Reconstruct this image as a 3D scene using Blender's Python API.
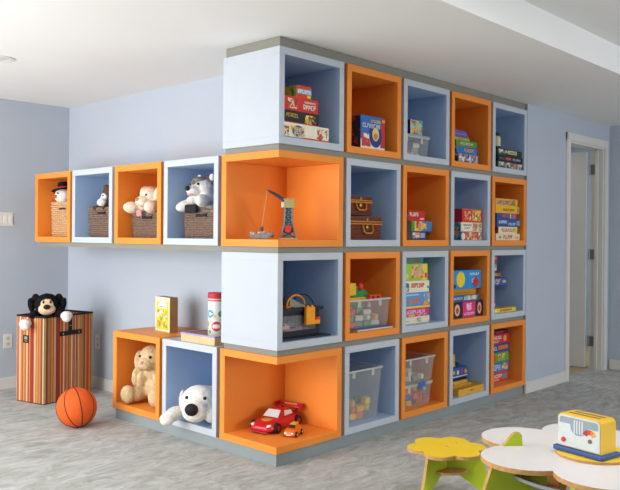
import bpy, bmesh, math, random
from mathutils import Vector, Matrix, Euler
for o in list(bpy.data.objects): bpy.data.objects.remove(o)
SC = bpy.context.scene; C = SC.collection
random.seed(4)
PI = math.pi
# ------------------------------------------------------------ camera
yaw, roll = 0.7559, 0.0085
fw = Vector((math.cos(yaw), math.sin(yaw), 0)); rt = Vector((math.sin(yaw), -math.cos(yaw), 0)); up = Vector((0, 0, 1))
r2 = rt*math.cos(roll) + up*math.sin(roll); u2 = -rt*math.sin(roll) + up*math.cos(roll)
cd = bpy.data.cameras.new('camera'); cam = bpy.data.objects.new('camera', cd); C.objects.link(cam)
M = Matrix((r2, u2, -fw)).transposed().to_4x4(); M.translation = (-2.994, -3.069, 1.307)
cam.matrix_world = M
cd.sensor_fit = 'HORIZONTAL'; cd.sensor_width = 36; cd.lens = 761.18*36/620; cd.shift_y = -8.71/620; cd.clip_start = 0.05
SC.camera = cam
# ------------------------------------------------------------ view, world, window light, added fill lights
vs = SC.view_settings; vs.view_transform = 'Standard'; vs.look = 'None'; vs.gamma = 1; vs.use_curve_mapping = False
vs.exposure = 0.42
W = bpy.data.worlds.new('sky'); SC.world = W; W.use_nodes = True
W.node_tree.nodes['Background'].inputs[0].default_value = (0.80, 0.90, 1.0, 1); W.node_tree.nodes['Background'].inputs[1].default_value = 1.5
def area(name, loc, rot, sx, sy, power, col):
    l = bpy.data.lights.new(name, 'AREA'); l.shape = 'RECTANGLE'; l.size = sx; l.size_y = sy; l.energy = power; l.color = col
    o = bpy.data.objects.new(name, l); C.objects.link(o); o.location = loc; o.rotation_euler = rot; return o
WX = -3.75                                   # window wall
area('daylight_side_window', (WX-0.02, 1.25, 1.20), (0, -PI/2, 0), 2.1, 3.3, 112, (1.0, 0.98, 0.945))
area('rear_fill', (2.3, -7.52, 1.42), (PI/2, 0, 0), 2.6, 1.5, 105, (0.93, 0.965, 1.0))  # fill light added behind the camera to brighten the right-hand cubby faces
area('table_fill', (-0.1, -2.1, 2.60), (0, 0, 0), 0.16, 0.16, 15, (1.0, 0.95, 0.88))  # fill light added overhead to brighten table and stool, source unseen
area('hall_fill', (4.2, 1.0, 2.40), (0, 0, 0), 0.5, 0.5, 7, (1.0, 0.95, 0.88))  # fill light added to lift the dark hall and door leaf

# ------------------------------------------------------------ material helpers
def lin(c):
    if isinstance(c, str):
        c = [int(c[i:i+2], 16)/255 for i in (0, 2, 4)]
        c = [x/12.92 if x <= 0.04045 else ((x+0.055)/1.055)**2.4 for x in c]
    return (c[0], c[1], c[2], 1)
MATS = {}
def mat(name, col, rough=0.5, spec=0.4, var=0.04, vscale=6, bump=0.0, bscale=200, metal=0, alpha=None, trans=0, ior=1.45, detail=3):
    if name in MATS: return MATS[name]
    m = bpy.data.materials.new(name); m.use_nodes = True; MATS[name] = m
    nt = m.node_tree; b = nt.nodes['Principled BSDF']
    c = lin(col)
    b.inputs['Roughness'].default_value = rough; b.inputs['Specular IOR Level'].default_value = spec
    b.inputs['Metallic'].default_value = metal; b.inputs['IOR'].default_value = ior
    if trans: b.inputs['Transmission Weight'].default_value = trans
    if alpha is not None: b.inputs['Alpha'].default_value = alpha
    tc = nt.nodes.new('ShaderNodeTexCoord')
    n = nt.nodes.new('ShaderNodeTexNoise'); n.inputs['Scale'].default_value = vscale; n.inputs['Detail'].default_value = detail
    nt.links.new(tc.outputs['Object'], n.inputs['Vector'])
    r = nt.nodes.new('ShaderNodeValToRGB')
    r.color_ramp.elements[0].position = 0.3; r.color_ramp.elements[1].position = 0.7
    r.color_ramp.elements[0].color = tuple(max(0, x*(1-var)) for x in c[:3])+(1,)
    r.color_ramp.elements[1].color = tuple(min(1, x*(1+var)) for x in c[:3])+(1,)
    nt.links.new(n.outputs['Fac'], r.inputs['Fac']); nt.links.new(r.outputs['Color'], b.inputs['Base Color'])
    if bump:
        n2 = nt.nodes.new('ShaderNodeTexNoise'); n2.inputs['Scale'].default_value = bscale; n2.inputs['Detail'].default_value = 4
        nt.links.new(tc.outputs['Object'], n2.inputs['Vector'])
        bp = nt.nodes.new('ShaderNodeBump'); bp.inputs['Strength'].default_value = bump; bp.inputs['Distance'].default_value = 0.01
        nt.links.new(n2.outputs['Fac'], bp.inputs['Height']); nt.links.new(bp.outputs['Normal'], b.inputs['Normal'])
    return m

# ------------------------------------------------------------ mesh helpers
def add_box(bm, x0, x1, y0, y1, z0, z1, bev=0.0):
    vs_ = [bm.verts.new(p) for p in ((x0,y0,z0),(x1,y0,z0),(x1,y1,z0),(x0,y1,z0),(x0,y0,z1),(x1,y0,z1),(x1,y1,z1),(x0,y1,z1))]
    fs = [bm.faces.new([vs_[i] for i in f]) for f in ((3,2,1,0),(4,5,6,7),(0,1,5,4),(1,2,6,5),(2,3,7,6),(3,0,4,7))]
    if bev > 0:
        es = list({e for f in fs for e in f.edges})
        bmesh.ops.bevel(bm, geom=es, offset=bev, segments=2, affect='EDGES', profile=0.6)
def add_tube(bm, pts, rad, n=8, closed=False):
    pts = [Vector(p) for p in pts]; N = len(pts)
    rads = rad if isinstance(rad, (list, tuple)) else [rad]*N
    rings = []; prev = None
    for i, p in enumerate(pts):
        if closed: t = pts[(i+1) % N]-pts[i-1]
        else: t = pts[min(i+1, N-1)]-pts[max(i-1, 0)]
        if t.length < 1e-9: t = Vector((0, 0, 1))
        t.normalize()
        a = prev if prev is not None else (Vector((0,0,1)) if abs(t.z) < 0.9 else Vector((1,0,0)))
        u = a - t*a.dot(t)
        if u.length < 1e-6: u = t.orthogonal()
        u.normalize(); v = t.cross(u); prev = u
        rings.append([bm.verts.new(p+(u*math.cos(2*PI*k/n)+v*math.sin(2*PI*k/n))*rads[i]) for k in range(n)])
    for i in range(N if closed else N-1):
        a, b = rings[i], rings[(i+1) % N]
        for k in range(n): bm.faces.new((a[k], a[(k+1) % n], b[(k+1) % n], b[k]))
    if not closed:
        bm.faces.new(rings[0][::-1]); bm.faces.new(rings[-1])
def add_lathe(bm, prof, n=24, cap=True, c=(0,0,0)):
    rings = [[bm.verts.new((c[0]+r*math.cos(2*PI*k/n), c[1]+r*math.sin(2*PI*k/n), c[2]+z)) for k in range(n)] for r, z in prof]
    for a, b in zip(rings, rings[1:]):
        for k in range(n): bm.faces.new((a[k], a[(k+1) % n], b[(k+1) % n], b[k]))
    if cap: bm.faces.new(rings[0][::-1]); bm.faces.new(rings[-1])
def add_prism(bm, outline, z0, z1, bev=0.0):
    a = [bm.verts.new((x, y, z0)) for x, y in outline]; b = [bm.verts.new((x, y, z1)) for x, y in outline]
    n = len(a); top = bm.faces.new(b); bot = bm.faces.new(a[::-1])
    for i in range(n): bm.faces.new((a[i], a[(i+1) % n], b[(i+1) % n], b[i]))
    if bev > 0:
        es = list(top.edges)+list(bot.edges)
        bmesh.ops.bevel(bm, geom=es, offset=bev, segments=2, affect='EDGES', profile=0.6)
def add_ell(bm, c, r, rot=None, sub=3):
    m = Matrix.Translation(c) @ (Euler(rot).to_matrix().to_4x4() if rot else Matrix()) @ Matrix.Diagonal((r[0], r[1], r[2], 1))
    bmesh.ops.create_icosphere(bm, subdivisions=sub, radius=1, matrix=m)
def obj(name, bm, m, parent=None, smooth=False, loc=None, rot=None, label=None):
    me = bpy.data.meshes.new(name)
    bmesh.ops.recalc_face_normals(bm, faces=bm.faces[:])
    bm.to_mesh(me); bm.free()
    if smooth:
        me.polygons.foreach_set('use_smooth', [True]*len(me.polygons))
        if smooth != 'all': me.set_sharp_from_angle(angle=math.radians(40))
    me.materials.append(m)
    o = bpy.data.objects.new(name, me); C.objects.link(o)
    if parent: o.parent = parent
    if loc: o.location = loc
    if rot: o.rotation_euler = rot
    if label: o['label'] = label
    return o
def box(name, m, x0, x1, y0, y1, z0, z1, parent=None, bev=0.0, label=None):
    bm = bmesh.new(); add_box(bm, x0, x1, y0, y1, z0, z1, bev); return obj(name, bm, m, parent, label=label)
def tag(o, label, cat, group=None):
    o['label'] = label; o['category'] = cat
    if group: o['group'] = group
    return o
def thing(name, label, cat, loc=(0,0,0), rotz=0, group=None):
    o = bpy.data.objects.new(name, None); C.objects.link(o); o.empty_display_size = 0.05
    o.location = loc; o.rotation_euler = (0, 0, rotz); return tag(o, label, cat, group)
def struct(o, label=None):
    o['kind'] = 'structure'
    if label: o['label'] = label
    return o
def text(name, body, m, parent, loc, size, rot=(PI/2, 0, 0), width=None, shear=0.0, ext=0.0006, bold=0.0):
    cu = bpy.data.curves.new(name, 'FONT'); cu.body = body; cu.size = size; cu.extrude = ext; cu.align_x = 'CENTER'; cu.align_y = 'CENTER'
    cu.resolution_u = 2; cu.shear = shear; cu.offset = bold
    t = bpy.data.objects.new(name, cu); C.objects.link(t)
    dg = bpy.context.evaluated_depsgraph_get(); me = bpy.data.meshes.new_from_object(t.evaluated_get(dg))
    bpy.data.objects.remove(t)
    me.materials.clear(); me.materials.append(m)
    o = bpy.data.objects.new(name, me); C.objects.link(o); o.parent = parent; o.location = loc; o.rotation_euler = rot
    if width:
        xs = [v.co.x for v in me.vertices]
        if xs:
            s = width/(max(xs)-min(xs)); o.scale = (s, 1, 1)
    return o

# ------------------------------------------------------------ materials of the room
def carpet_mat():
    m = bpy.data.materials.new('grey_carpet'); m.use_nodes = True; nt = m.node_tree; b = nt.nodes['Principled BSDF']
    b.inputs['Roughness'].default_value = 0.95; b.inputs['Specular IOR Level'].default_value = 0.1
    tc = nt.nodes.new('ShaderNodeTexCoord')
    mp = nt.nodes.new('ShaderNodeMapping'); mp.inputs['Rotation'].default_value = (0, 0, 0.6); mp.inputs['Scale'].default_value = (1, 2.4, 1)
    nt.links.new(tc.outputs['Object'], mp.inputs['Vector'])
    n1 = nt.nodes.new('ShaderNodeTexNoise'); n1.inputs['Scale'].default_value = 5.5; n1.inputs['Detail'].default_value = 8; n1.inputs['Roughness'].default_value = 0.72; n1.inputs['Distortion'].default_value = 1.2
    n2 = nt.nodes.new('ShaderNodeTexNoise'); n2.inputs['Scale'].default_value = 260; n2.inputs['Detail'].default_value = 2
    nt.links.new(mp.outputs['Vector'], n1.inputs['Vector']); nt.links.new(tc.outputs['Object'], n2.inputs['Vector'])
    r = nt.nodes.new('ShaderNodeValToRGB'); e = r.color_ramp.elements
    e[0].position = 0.34; e[0].color = lin('a09f99'); e[1].position = 0.66; e[1].color = lin('cfd0cd')
    nt.links.new(n1.outputs['Fac'], r.inputs['Fac'])
    mx = nt.nodes.new('ShaderNodeMix'); mx.data_type = 'RGBA'; mx.blend_type = 'MULTIPLY'; mx.inputs[0].default_value = 0.35
    r2_ = nt.nodes.new('ShaderNodeValToRGB'); r2_.color_ramp.elements[0].position = 0.3; r2_.color_ramp.elements[1].position = 0.6
    r2_.color_ramp.elements[0].color = (0.55,0.55,0.55,1)
    nt.links.new(n2.outputs['Fac'], r2_.inputs['Fac'])
    nt.links.new(r.outputs['Color'], mx.inputs[6]); nt.links.new(r2_.outputs['Color'], mx.inputs[7]); nt.links.new(mx.outputs[2], b.inputs['Base Color'])
    bp = nt.nodes.new('ShaderNodeBump'); bp.inputs['Strength'].default_value = 0.5; bp.inputs['Distance'].default_value = 0.006
    nt.links.new(n2.outputs['Fac'], bp.inputs['Height']); nt.links.new(bp.outputs['Normal'], b.inputs['Normal'])
    return m
M_carpet = carpet_mat()
M_wall = mat('blue_wall_paint', 'b9c1cc', 0.7, 0.2, 0.015, 3, 0.03, 300)
M_ceil = mat('white_ceiling_paint', 'f2f1ee', 0.8, 0.2, 0.01, 2)
M_trim = mat('white_trim_paint', 'dcd9d3', 0.45, 0.4, 0.015, 3)
M_orange = mat('orange_lacquer', 'f19038', 0.42, 0.35, 0.03, 5, 0.02, 120)
M_blue = mat('pale_blue_lacquer', 'c0c6ce', 0.42, 0.35, 0.02, 5, 0.02, 120)
M_strip = mat('grey_green_board', '8c897e', 0.55, 0.3, 0.03, 5)
M_toe = mat('slate_toe_kick', '8f9799', 0.5, 0.3, 0.03, 5)
M_metal = mat('brushed_steel', '9a978f', 0.35, 0.5, 0.05, 30, metal=0.9)

# ------------------------------------------------------------ room shell
CZ = 2.44; CZ2 = 2.63; BX = 0.492; LY = 3.20; RX = 4.66; SY = -1.02; BYY = -7.5
def wall_with_holes_x(name, x0, x1, ya, yb, z0, z1, holes, m):
    # wall slab in the plane x, holes = (y0,y1,z0,z1) sorted by y
    bm = bmesh.new(); y = ya
    for (h0, h1, a, b_) in holes:
        add_box(bm, x0, x1, y, h0, z0, z1); add_box(bm, x0, x1, h0, h1, z0, a); add_box(bm, x0, x1, h0, h1, b_, z1); y = h1
    add_box(bm, x0, x1, y, yb, z0, z1)
    return struct(obj(name, bm, m))
struct(box('floor', M_carpet, WX-0.2, RX+1.6, BYY-0.2, LY+0.3, -0.1, 0), 'mottled grey carpet')
struct(box('ceiling', M_ceil, WX, RX, SY, LY, CZ, CZ+0.5), 'white ceiling')
struct(box('ceiling_raised', M_ceil, WX, RX, BYY, SY, CZ2, CZ2+0.3), 'raised white ceiling beyond the soffit')
struct(box('wall_left', M_wall, WX-0.1, BX+0.1, LY, LY+0.1, 0, CZ+0.1), 'dim blue wall behind the striped hamper')
struct(box('wall_back', M_wall, BX, BX+0.1, 0.5, LY, 0, CZ), 'pale blue wall behind the hanging cubbies')
struct(box('wall_core', M_wall, BX+0.1, 2.925, 0.503, 0.6, 0, CZ))
DX0, DX1, DZ = 3.73, 4.52, 2.21
bm = bmesh.new()
add_box(bm, 2.925, DX0, 0.004, 0.124, 0, CZ); add_box(bm, DX1, RX, 0.004, 0.124, 0, CZ); add_box(bm, DX0, DX1, 0.004, 0.124, DZ, CZ)
add_box(bm, 2.925, 3.02, 0.124, 0.6, 0, CZ)
struct(obj('wall_right', bm, M_wall), 'blue wall with the doorway')
struct(box('wall_far', M_wall, RX, RX+0.1, BYY, 0.124, 0, CZ2), 'blue wall beside the doorway')
bm = bmesh.new()
add_box(bm, WX-0.1, 1.0, BYY-0.1, BYY, 0, CZ2+0.1); add_box(bm, 3.6, RX+0.1, BYY-0.1, BYY, 0, CZ2+0.1); add_box(bm, 1.0, 3.6, BYY-0.1, BYY, 0, 0.67); add_box(bm, 1.0, 3.6, BYY-0.1, BYY, 2.17, CZ2+0.1)
struct(obj('wall_behind', bm, M_wall))
HOLES = [(-0.40, 2.90, 0.15, 2.25)]
wall_with_holes_x('wall_window', WX-0.1, WX, BYY, LY, 0, CZ2, HOLES, M_wall)
# hall beyond the doorway
struct(box('wall_hall', M_wall, 3.0, RX+1.5, 1.75, 1.85, 0, CZ)); struct(box('wall_hall_end', M_wall, RX+1.4, RX+1.5, 0.124, 1.75, 0, CZ))
struct(box('wall_hall_side', M_wall, 2.95, 3.02, 0.6, 1.75, 0, CZ)); struct(box('ceiling_hall', M_ceil, 2.95, RX+1.5, 0.124, 1.85, CZ, CZ+0.1))
M_oak = mat('pale_oak_floor', 'b39a72', 0.5, 0.3, 0.08, 9)
struct(box('floor_hall', M_oak, 3.02, RX+1.4, 0.13, 1.75, 0, 0.004), 'pale wood hall floor')
# baseboards
def baseboard(name, x0, x1, y0, y1, axis, side):
    bm = bmesh.new(); h = 0.095
    add_box(bm, x0, x1, y0, y1, 0, h-0.012, 0.001)
    if axis == 'x': add_box(bm, x0, x1, y0+(0.006 if side < 0 else 0), y1-(0.006 if side > 0 else 0), h-0.012, h, 0.001)
    else: add_box(bm, x0+(0.006 if side < 0 else 0), x1-(0.006 if side > 0 else 0), y0, y1, h-0.012, h, 0.001)
    return struct(obj(name, bm, M_trim), 'white baseboard')
baseboard('baseboard_left', WX, BX, LY-0.016, LY, 'x', -1)
baseboard('baseboard_back', BX-0.016, BX, 1.80, LY-0.016, 'y', -1)
baseboard('baseboard_right', 2.91, DX0-0.07, -0.014, 0.004, 'x', -1)
baseboard('baseboard_far', RX-0.016, RX, BYY, -0.02, 'y', -1)
# door
d1 = bpy.data.objects.new('door_1', None); C.objects.link(d1); struct(d1, 'white door standing open into the hall')
for x0, x1 in ((DX0-0.07, DX0+0.002), (DX1-0.002, DX1+0.07)):
    bm = bmesh.new(); add_box(bm, x0, x1, -0.014, 0.004, 0, DZ+0.07, 0.002); add_box(bm, x0+0.012, x1-0.012, -0.018, -0.013, 0, DZ+0.058, 0.001)
    obj('door_casing', bm, M_trim, d1)
bm = bmesh.new(); add_box(bm, DX0-0.07, DX1+0.07, -0.0135, 0.004, DZ-0.002, DZ+0.07, 0.002); add_box(bm, DX0-0.058, DX1+0.058, -0.0175, -0.0125, DZ+0.01, DZ+0.058, 0.001); obj('door_casing', bm, M_trim, d1)
box('door_jamb', M_trim, DX0, DX0+0.018, 0.004, 0.13, 0, DZ, d1); box('door_jamb', M_trim, DX1-0.018, DX1, 0.004, 0.13, 0, DZ, d1)
box('door_jamb', M_trim, DX0+0.018, DX1-0.018, 0.004, 0.13, DZ-0.018, DZ, d1)
box('door_stop', M_trim, DX1-0.03, DX1-0.018, 0.05, 0.08, 0, DZ-0.018, d1)
leaf = box('door_leaf', M_trim, -0.74, 0, -0.02, 0.02, 0.012, DZ-0.03, d1, 0.002)
leaf.location = (DX1-0.015, 0.17, 0); leaf.rotation_euler = (0, 0, -PI/2+0.12+PI*0)
leaf.rotation_euler = (0, 0, -math.radians(83))
for z in (0.28, 1.15, 2.0):
    hg = bmesh.new(); add_box(hg, DX1-0.0215, DX1-0.018, 0.085, 0.13, z-0.05, z+0.05); add_tube(hg, [(DX1-0.024, 0.138, z-0.055), (DX1-0.024, 0.138, z+0.055)], 0.008)
    obj('hinge', hg, M_metal, d1, True)
# windows
for i, (y0, y1, a, b_) in enumerate(HOLES):
    w = bpy.data.objects.new('window_%d' % (i+1), None); C.objects.link(w); struct(w)
    bm = bmesh.new()
    for (p, q_, s, t) in ((y0-0.06, y1+0.06, b_-0.03, b_+0.06), (y0-0.06, y1+0.06, a-0.06, a+0.03), (y0-0.06, y0+0.03, a+0.03, b_-0.03), (y1-0.03, y1+0.06, a+0.03, b_-0.03), ((y0+y1)/2-0.025, (y0+y1)/2+0.025, a+0.03, b_-0.03)):
        add_box(bm, WX, WX+0.03, p, q_, s, t, 0.003)
    obj('window_frame', bm, M_trim, w)
    box('window_sill', M_trim, WX+0.03, WX+0.12, y0-0.08, y1+0.08, a-0.06, a-0.03, w, 0.003)

w = bpy.data.objects.new('window_2', None); C.objects.link(w); struct(w)  # unseen frame around the opening added for the rear fill light
bm = bmesh.new()
for (p, q_, s_, t_) in ((0.94, 3.66, 2.14, 2.23), (0.94, 3.66, 0.61, 0.70), (0.94, 1.03, 0.70, 2.14), (3.57, 3.66, 0.70, 2.14), (2.275, 2.325, 0.70, 2.14)): add_box(bm, p, q_, BYY, BYY+0.03, s_, t_, 0.003)
obj('window_frame', bm, M_trim, w)
# ------------------------------------------------------------ cubbies
CH, GV, TOE, WR, GR, W0, GL, WL, T = 0.55, 0.0358, 0.0732, 0.5584, 0.0301, 0.496, 0.032, 0.557, 0.042
DEP = 0.488
def zrow(r): return TOE+(4-r)*(CH+GV)          # rows 1 (top) to 4 (bottom)
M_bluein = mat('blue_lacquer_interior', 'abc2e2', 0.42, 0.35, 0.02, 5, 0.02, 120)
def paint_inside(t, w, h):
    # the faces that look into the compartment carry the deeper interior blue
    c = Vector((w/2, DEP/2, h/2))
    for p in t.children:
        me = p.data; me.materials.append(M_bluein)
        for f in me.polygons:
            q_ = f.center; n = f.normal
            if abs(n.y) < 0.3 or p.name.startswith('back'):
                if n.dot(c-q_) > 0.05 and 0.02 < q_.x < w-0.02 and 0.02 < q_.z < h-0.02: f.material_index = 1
def cubby(label, m, w, loc, rotz, group, side_left_closed=True):
    t = thing('cubby', label, 'cubby', loc, rotz, group); b = 0.0012
    box('bottom_panel', m, 0, w, 0, DEP, 0, T, t, b); box('top_panel', m, 0, w, 0, DEP, CH-T, CH, t, b)
    box('side_panel', m, 0, T, 0.0004, DEP, T, CH-T, t, b); box('side_panel', m, w-T, w, 0.0004, DEP, T, CH-T, t, b)
    box('back_panel', m, T, w-T, DEP-0.02, DEP, T, CH-T, t, b)
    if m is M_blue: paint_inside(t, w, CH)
    return t
def corner_cubby(label, m, loc, group):
    t = thing('corner_cubby', label, 'cubby', loc, 0, group); b = 0.0012
    box('bottom_panel', m, 0, WR, 0, W0, 0, T, t, b); box('top_panel', m, 0, WR, 0, W0, CH-T, CH, t, b)
    box('side_panel', m, WR-T, WR, 0.0004, W0-T, T, CH-T, t, b); box('side_panel', m, 0.0004, WR, W0-T, W0, T, CH-T, t, b)
    return t
G = 'stacked cubbies of the wall unit'
LAB = {(1,1): 'blue cubby holding four stacked game boxes, top corner', (1,2): 'orange cubby holding one tall blue and red carton, top row',
 (1,3): 'blue cubby with a clear bin and a picture box, top row', (1,4): 'orange cubby with green and blue game boxes, top row',
 (1,5): 'blue cubby holding wide dark game boxes, top row end', (2,2): 'blue cubby holding two woven picnic cases',
 (2,3): 'orange cubby holding three small game boxes with a red one on top', (2,4): 'blue cubby holding a red box over two cream boxes',
 (2,5): 'orange cubby holding yellow, blue and cream boxes beside the blue wall', (3,1): 'blue cubby holding the black toy bin, front corner',
 (3,2): 'orange cubby holding a clear bin of red and green toys', (3,3): 'blue cubby holding a tall stack of six pastel boxes',
 (3,4): 'orange cubby holding the blue box above a pink and black box', (3,5): 'blue cubby with a narrow stack of boxes over a flat yellow one',
 (4,2): 'blue cubby holding a deep clear bin with blocks, bottom row', (4,3): 'orange cubby holding two stacked clear tubs, bottom row',
 (4,4): 'blue cubby holding yellow wooden drawers and a blue pack, bottom row', (4,5): 'orange cubby holding a red, green and blue box stack, bottom row end'}
CELL = {}
for r in range(1, 5):
    for c in range(1, 6):
        x0 = (c-1)*(WR+GR); z0 = zrow(r)
        blue = (r+c) % 2 == 0
        CELL[(r, c)] = (x0, 0, z0)
        if c == 1 and not blue:
            corner_cubby('orange cubby open at the corner with the %s' % ('toy crane' if r == 2 else 'red toy race car'), M_orange, (x0, 0, z0), G)
        else: cubby(LAB[(r, c)], M_blue if blue else M_orange, WR, (x0, 0, z0), 0, G)
LLAB = {(2,1): 'blue hanging cubby with the grey and white husky plush', (2,2): 'orange hanging cubby with the cream puppy plush', (2,3): 'blue hanging cubby with the brown monkey plush', (2,4): 'orange hanging cubby with the snowman plush, farthest left',
 (4,1): 'blue floor cubby with the white dog plush head leaning out', (4,2): 'orange floor cubby with the seated tan bunny plush'}
LC = {}
for (r, k), lb in LLAB.items():
    yb = W0+GL+(k-1)*(WL+GL); LC[(r, k)] = (0, yb+WL, zrow(r))
    cubby(lb, M_blue if k % 2 else M_orange, WL, (0, yb+WL, zrow(r)), -PI/2, 'hanging cubbies' if r == 2 else 'floor cubbies under the ledge')
XE = 4*(WR+GR)+WR
YE = W0+GL+4*(WL+GL)-GL
def board(name, label, z0, z1, yend, m=None, xi=0.014, left=None):
    bm = bmesh.new(); add_box(bm, xi, XE-0.012, xi, DEP-0.01, z0, z1, 0.001)
    if yend > 0.5: add_box(bm, xi, DEP-0.01, DEP-0.01, yend, z0, z1, 0.001)
    return tag(obj(name, bm, m or M_strip), label, 'board', 'grey spacer boards of the wall unit')
e = 0.0
board('spacer_board', 'grey board on top of the unit against the ceiling', zrow(1)+CH, CZ-0.002, 0.43)
board('spacer_board', 'grey board between the first and second cubby rows', zrow(1)-GV, zrow(1), 0.43)
board('spacer_board', 'long grey ledge carrying the hanging cubbies', zrow(2)-GV, zrow(2), YE-0.06)
board('spacer_board', 'grey board between the third and bottom cubby rows', zrow(3)-GV, zrow(3), 0.43)
tk = board('toe_kick', 'slate grey toe kick under the bottom cubbies', 0, TOE, W0+GL+2*(WL+GL)-GL-0.02, M_toe, 0.012); tk['category'] = 'toe kick'; del tk['group']

# ------------------------------------------------------------ printed game boxes
ART = {}
def art_mat(cols, scale=38):
    key = (tuple(cols), scale)
    if key in ART: return ART[key]
    m = bpy.data.materials.new('printed_art'); m.use_nodes = True; nt = m.node_tree; b = nt.nodes['Principled BSDF']
    b.inputs['Roughness'].default_value = 0.4
    tc = nt.nodes.new('ShaderNodeTexCoord'); v = nt.nodes.new('ShaderNodeTexVoronoi'); v.inputs['Scale'].default_value = scale
    nz = nt.nodes.new('ShaderNodeTexNoise'); nz.inputs['Scale'].default_value = scale*0.7
    ad = nt.nodes.new('ShaderNodeMix'); ad.data_type = 'RGBA'; ad.inputs[0].default_value = 0.06
    nt.links.new(tc.outputs['Object'], nz.inputs['Vector']); nt.links.new(tc.outputs['Object'], ad.inputs[6]); nt.links.new(nz.outputs['Color'], ad.inputs[7])
    nt.links.new(ad.outputs[2], v.inputs['Vector'])
    s = nt.nodes.new('ShaderNodeSeparateColor'); nt.links.new(v.outputs['Color'], s.inputs[0])
    r = nt.nodes.new('ShaderNodeValToRGB'); r.color_ramp.interpolation = 'CONSTANT'; e = r.color_ramp.elements
    while len(e) < len(cols): e.new(0.5)
    for i, c in enumerate(cols): e[i].position = i/len(cols); e[i].color = lin(c)
    nt.links.new(s.outputs[0], r.inputs['Fac']); nt.links.new(r.outputs['Color'], b.inputs['Base Color'])
    ART[key] = m; return m
def ink(h): return mat('ink_'+h, h, 0.45, 0.35, 0.05, 30)
def glyphs(bm, x0, x1, z, hh, y, seed):
    # unreadable letter-like strokes
    rnd = random.Random(seed); n = max(3, int((x1-x0)/(hh*0.75))); w = (x1-x0)/n; t = hh*0.2
    for i in range(n):
        a = x0+i*w+w*0.08; b = x0+(i+1)*w-w*0.12; k = rnd.randrange(5); zo = rnd.uniform(-.06, .06)*hh
        z0 = z-hh/2+zo; z1 = z+hh/2+zo
        add_box(bm, a, a+t, y, y+0.0008, z0, z1)
        if k in (0, 1, 3): add_box(bm, a, b, y, y+0.0008, z1-t, z1)
        if k in (0, 2, 3): add_box(bm, a, b, y, y+0.0008, z0, z0+t)
        if k in (1, 4): add_box(bm, a, b, y, y+0.0008, (z0+z1)/2-t/2, (z0+z1)/2+t/2)
        if k in (3, 4, 1): add_box(bm, b-t, b, y, y+0.0008, z0 if k != 1 else (z0+z1)/2, z1)
BOXN = [0]
def game_box(base, x0, x1, d, dep, z, h, col, label, deco=(), rz=0.0, rotz=0.0, group=None, cat='game box', name='game_box', lip=True):
    BOXN[0] += 1
    w = x1-x0; bm = bmesh.new()
    if lip and h > 0.035:
        add_box(bm, 0, w, 0, dep, h*0.3, h, 0.0012); add_box(bm, 0.0015, w-0.0015, 0.0015, dep-0.0015, 0, h*0.3)
    else: add_box(bm, 0, w, 0, dep, 0, h, 0.0012)
    R = Matrix.Rotation(rotz, 4, 'Z'); p = Vector(base)+R @ Vector((x0, d, z))
    o = obj(name, bm, ink(col)); o.location = p; o.rotation_euler = (0, 0, rotz+rz); tag(o, label, cat, group)
    lay = 0.0
    for q in deco:
        k = q[0]; lay += 0.0003; y = -0.0006-lay
        if k == 'p':
            box('cover_print', ink(q[5]), q[1]*w, q[2]*w, y, 0.001, q[3]*h, q[4]*h, o)
        elif k == 'a':
            box('cover_picture', art_mat(q[5], q[6] if len(q) > 6 else 38), q[1]*w, q[2]*w, y, 0.001, q[3]*h, q[4]*h, o)
        elif k == 'o':
            bm = bmesh.new(); n = 20; rx, rz_ = q[3]*h*(q[5] if len(q) > 5 else 1), q[3]*h
            add_prism(bm, [(rx*math.cos(2*PI*i/n), rz_*math.sin(2*PI*i/n)) for i in range(n)], -0.0007, 0.0007)
            obj('cover_roundel', bm, ink(q[4]), o, loc=(q[1]*w, y+0.0002, q[2]*h), rot=(PI/2, 0, 0))
        elif k == 't':
            text('lettering', q[1], ink(q[2]), o, (q[3]*w, y, q[4]*h), q[5]*h, width=(q[6]*w if len(q) > 6 else None), bold=0.0006)
        elif k == 's':
            bm = bmesh.new(); glyphs(bm, q[2]*w, q[3]*w, q[4]*h, q[5]*h, y, BOXN[0]*7+int(q[4]*10)); obj('lettering', bm, ink(q[1]), o)
        elif k == 'L':
            bm = bmesh.new(); add_box(bm, -0.0009, 0.001, 0.003, dep-0.003, h*0.02, h*0.98); obj('side_print', bm, art_mat(q[1], 38) if isinstance(q[1], (list, tuple)) else ink(q[1]), o)
        elif k == 'T':
            box('top_print', art_mat(q[1], 38) if isinstance(q[1], (list, tuple)) else ink(q[1]), 0.003, w-0.003, 0.003, dep-0.003, h-0.001, h+0.0008, o)
    return o
def base(r, c): x, y, z = CELL[(r, c)]; return (x+T, y, z+T)
E1 = 0.0006
def stack(r, c, rows, group):
    z = E1
    for (x0, x1, d, dep, h, col, label, deco) in rows:
        game_box(base(r, c), x0, x1, d, dep, z, h, col, label, deco, random.uniform(-.006, .006), group=group); z += h+E1+(0.0006 if any(q[0] == 'T' for q in deco) else 0)
    return z
PAL1 = ['d8392b', 'f2c230', '2f6fb5', 'f3e9d2', '3f9a4b']
PAL2 = ['e8a13a', 'f7e7b2', 'c9452e', '7a4a2a', 'f0c9a0']
PAL3 = ['2b4f96', '5aa0d8', 'f2d34a', 'e6e6ea', 'cf3b3b']
PAL4 = ['7ec13b', 'f0d52e', 'e9b48c', 'd8453a', '3c8f3a']
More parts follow.
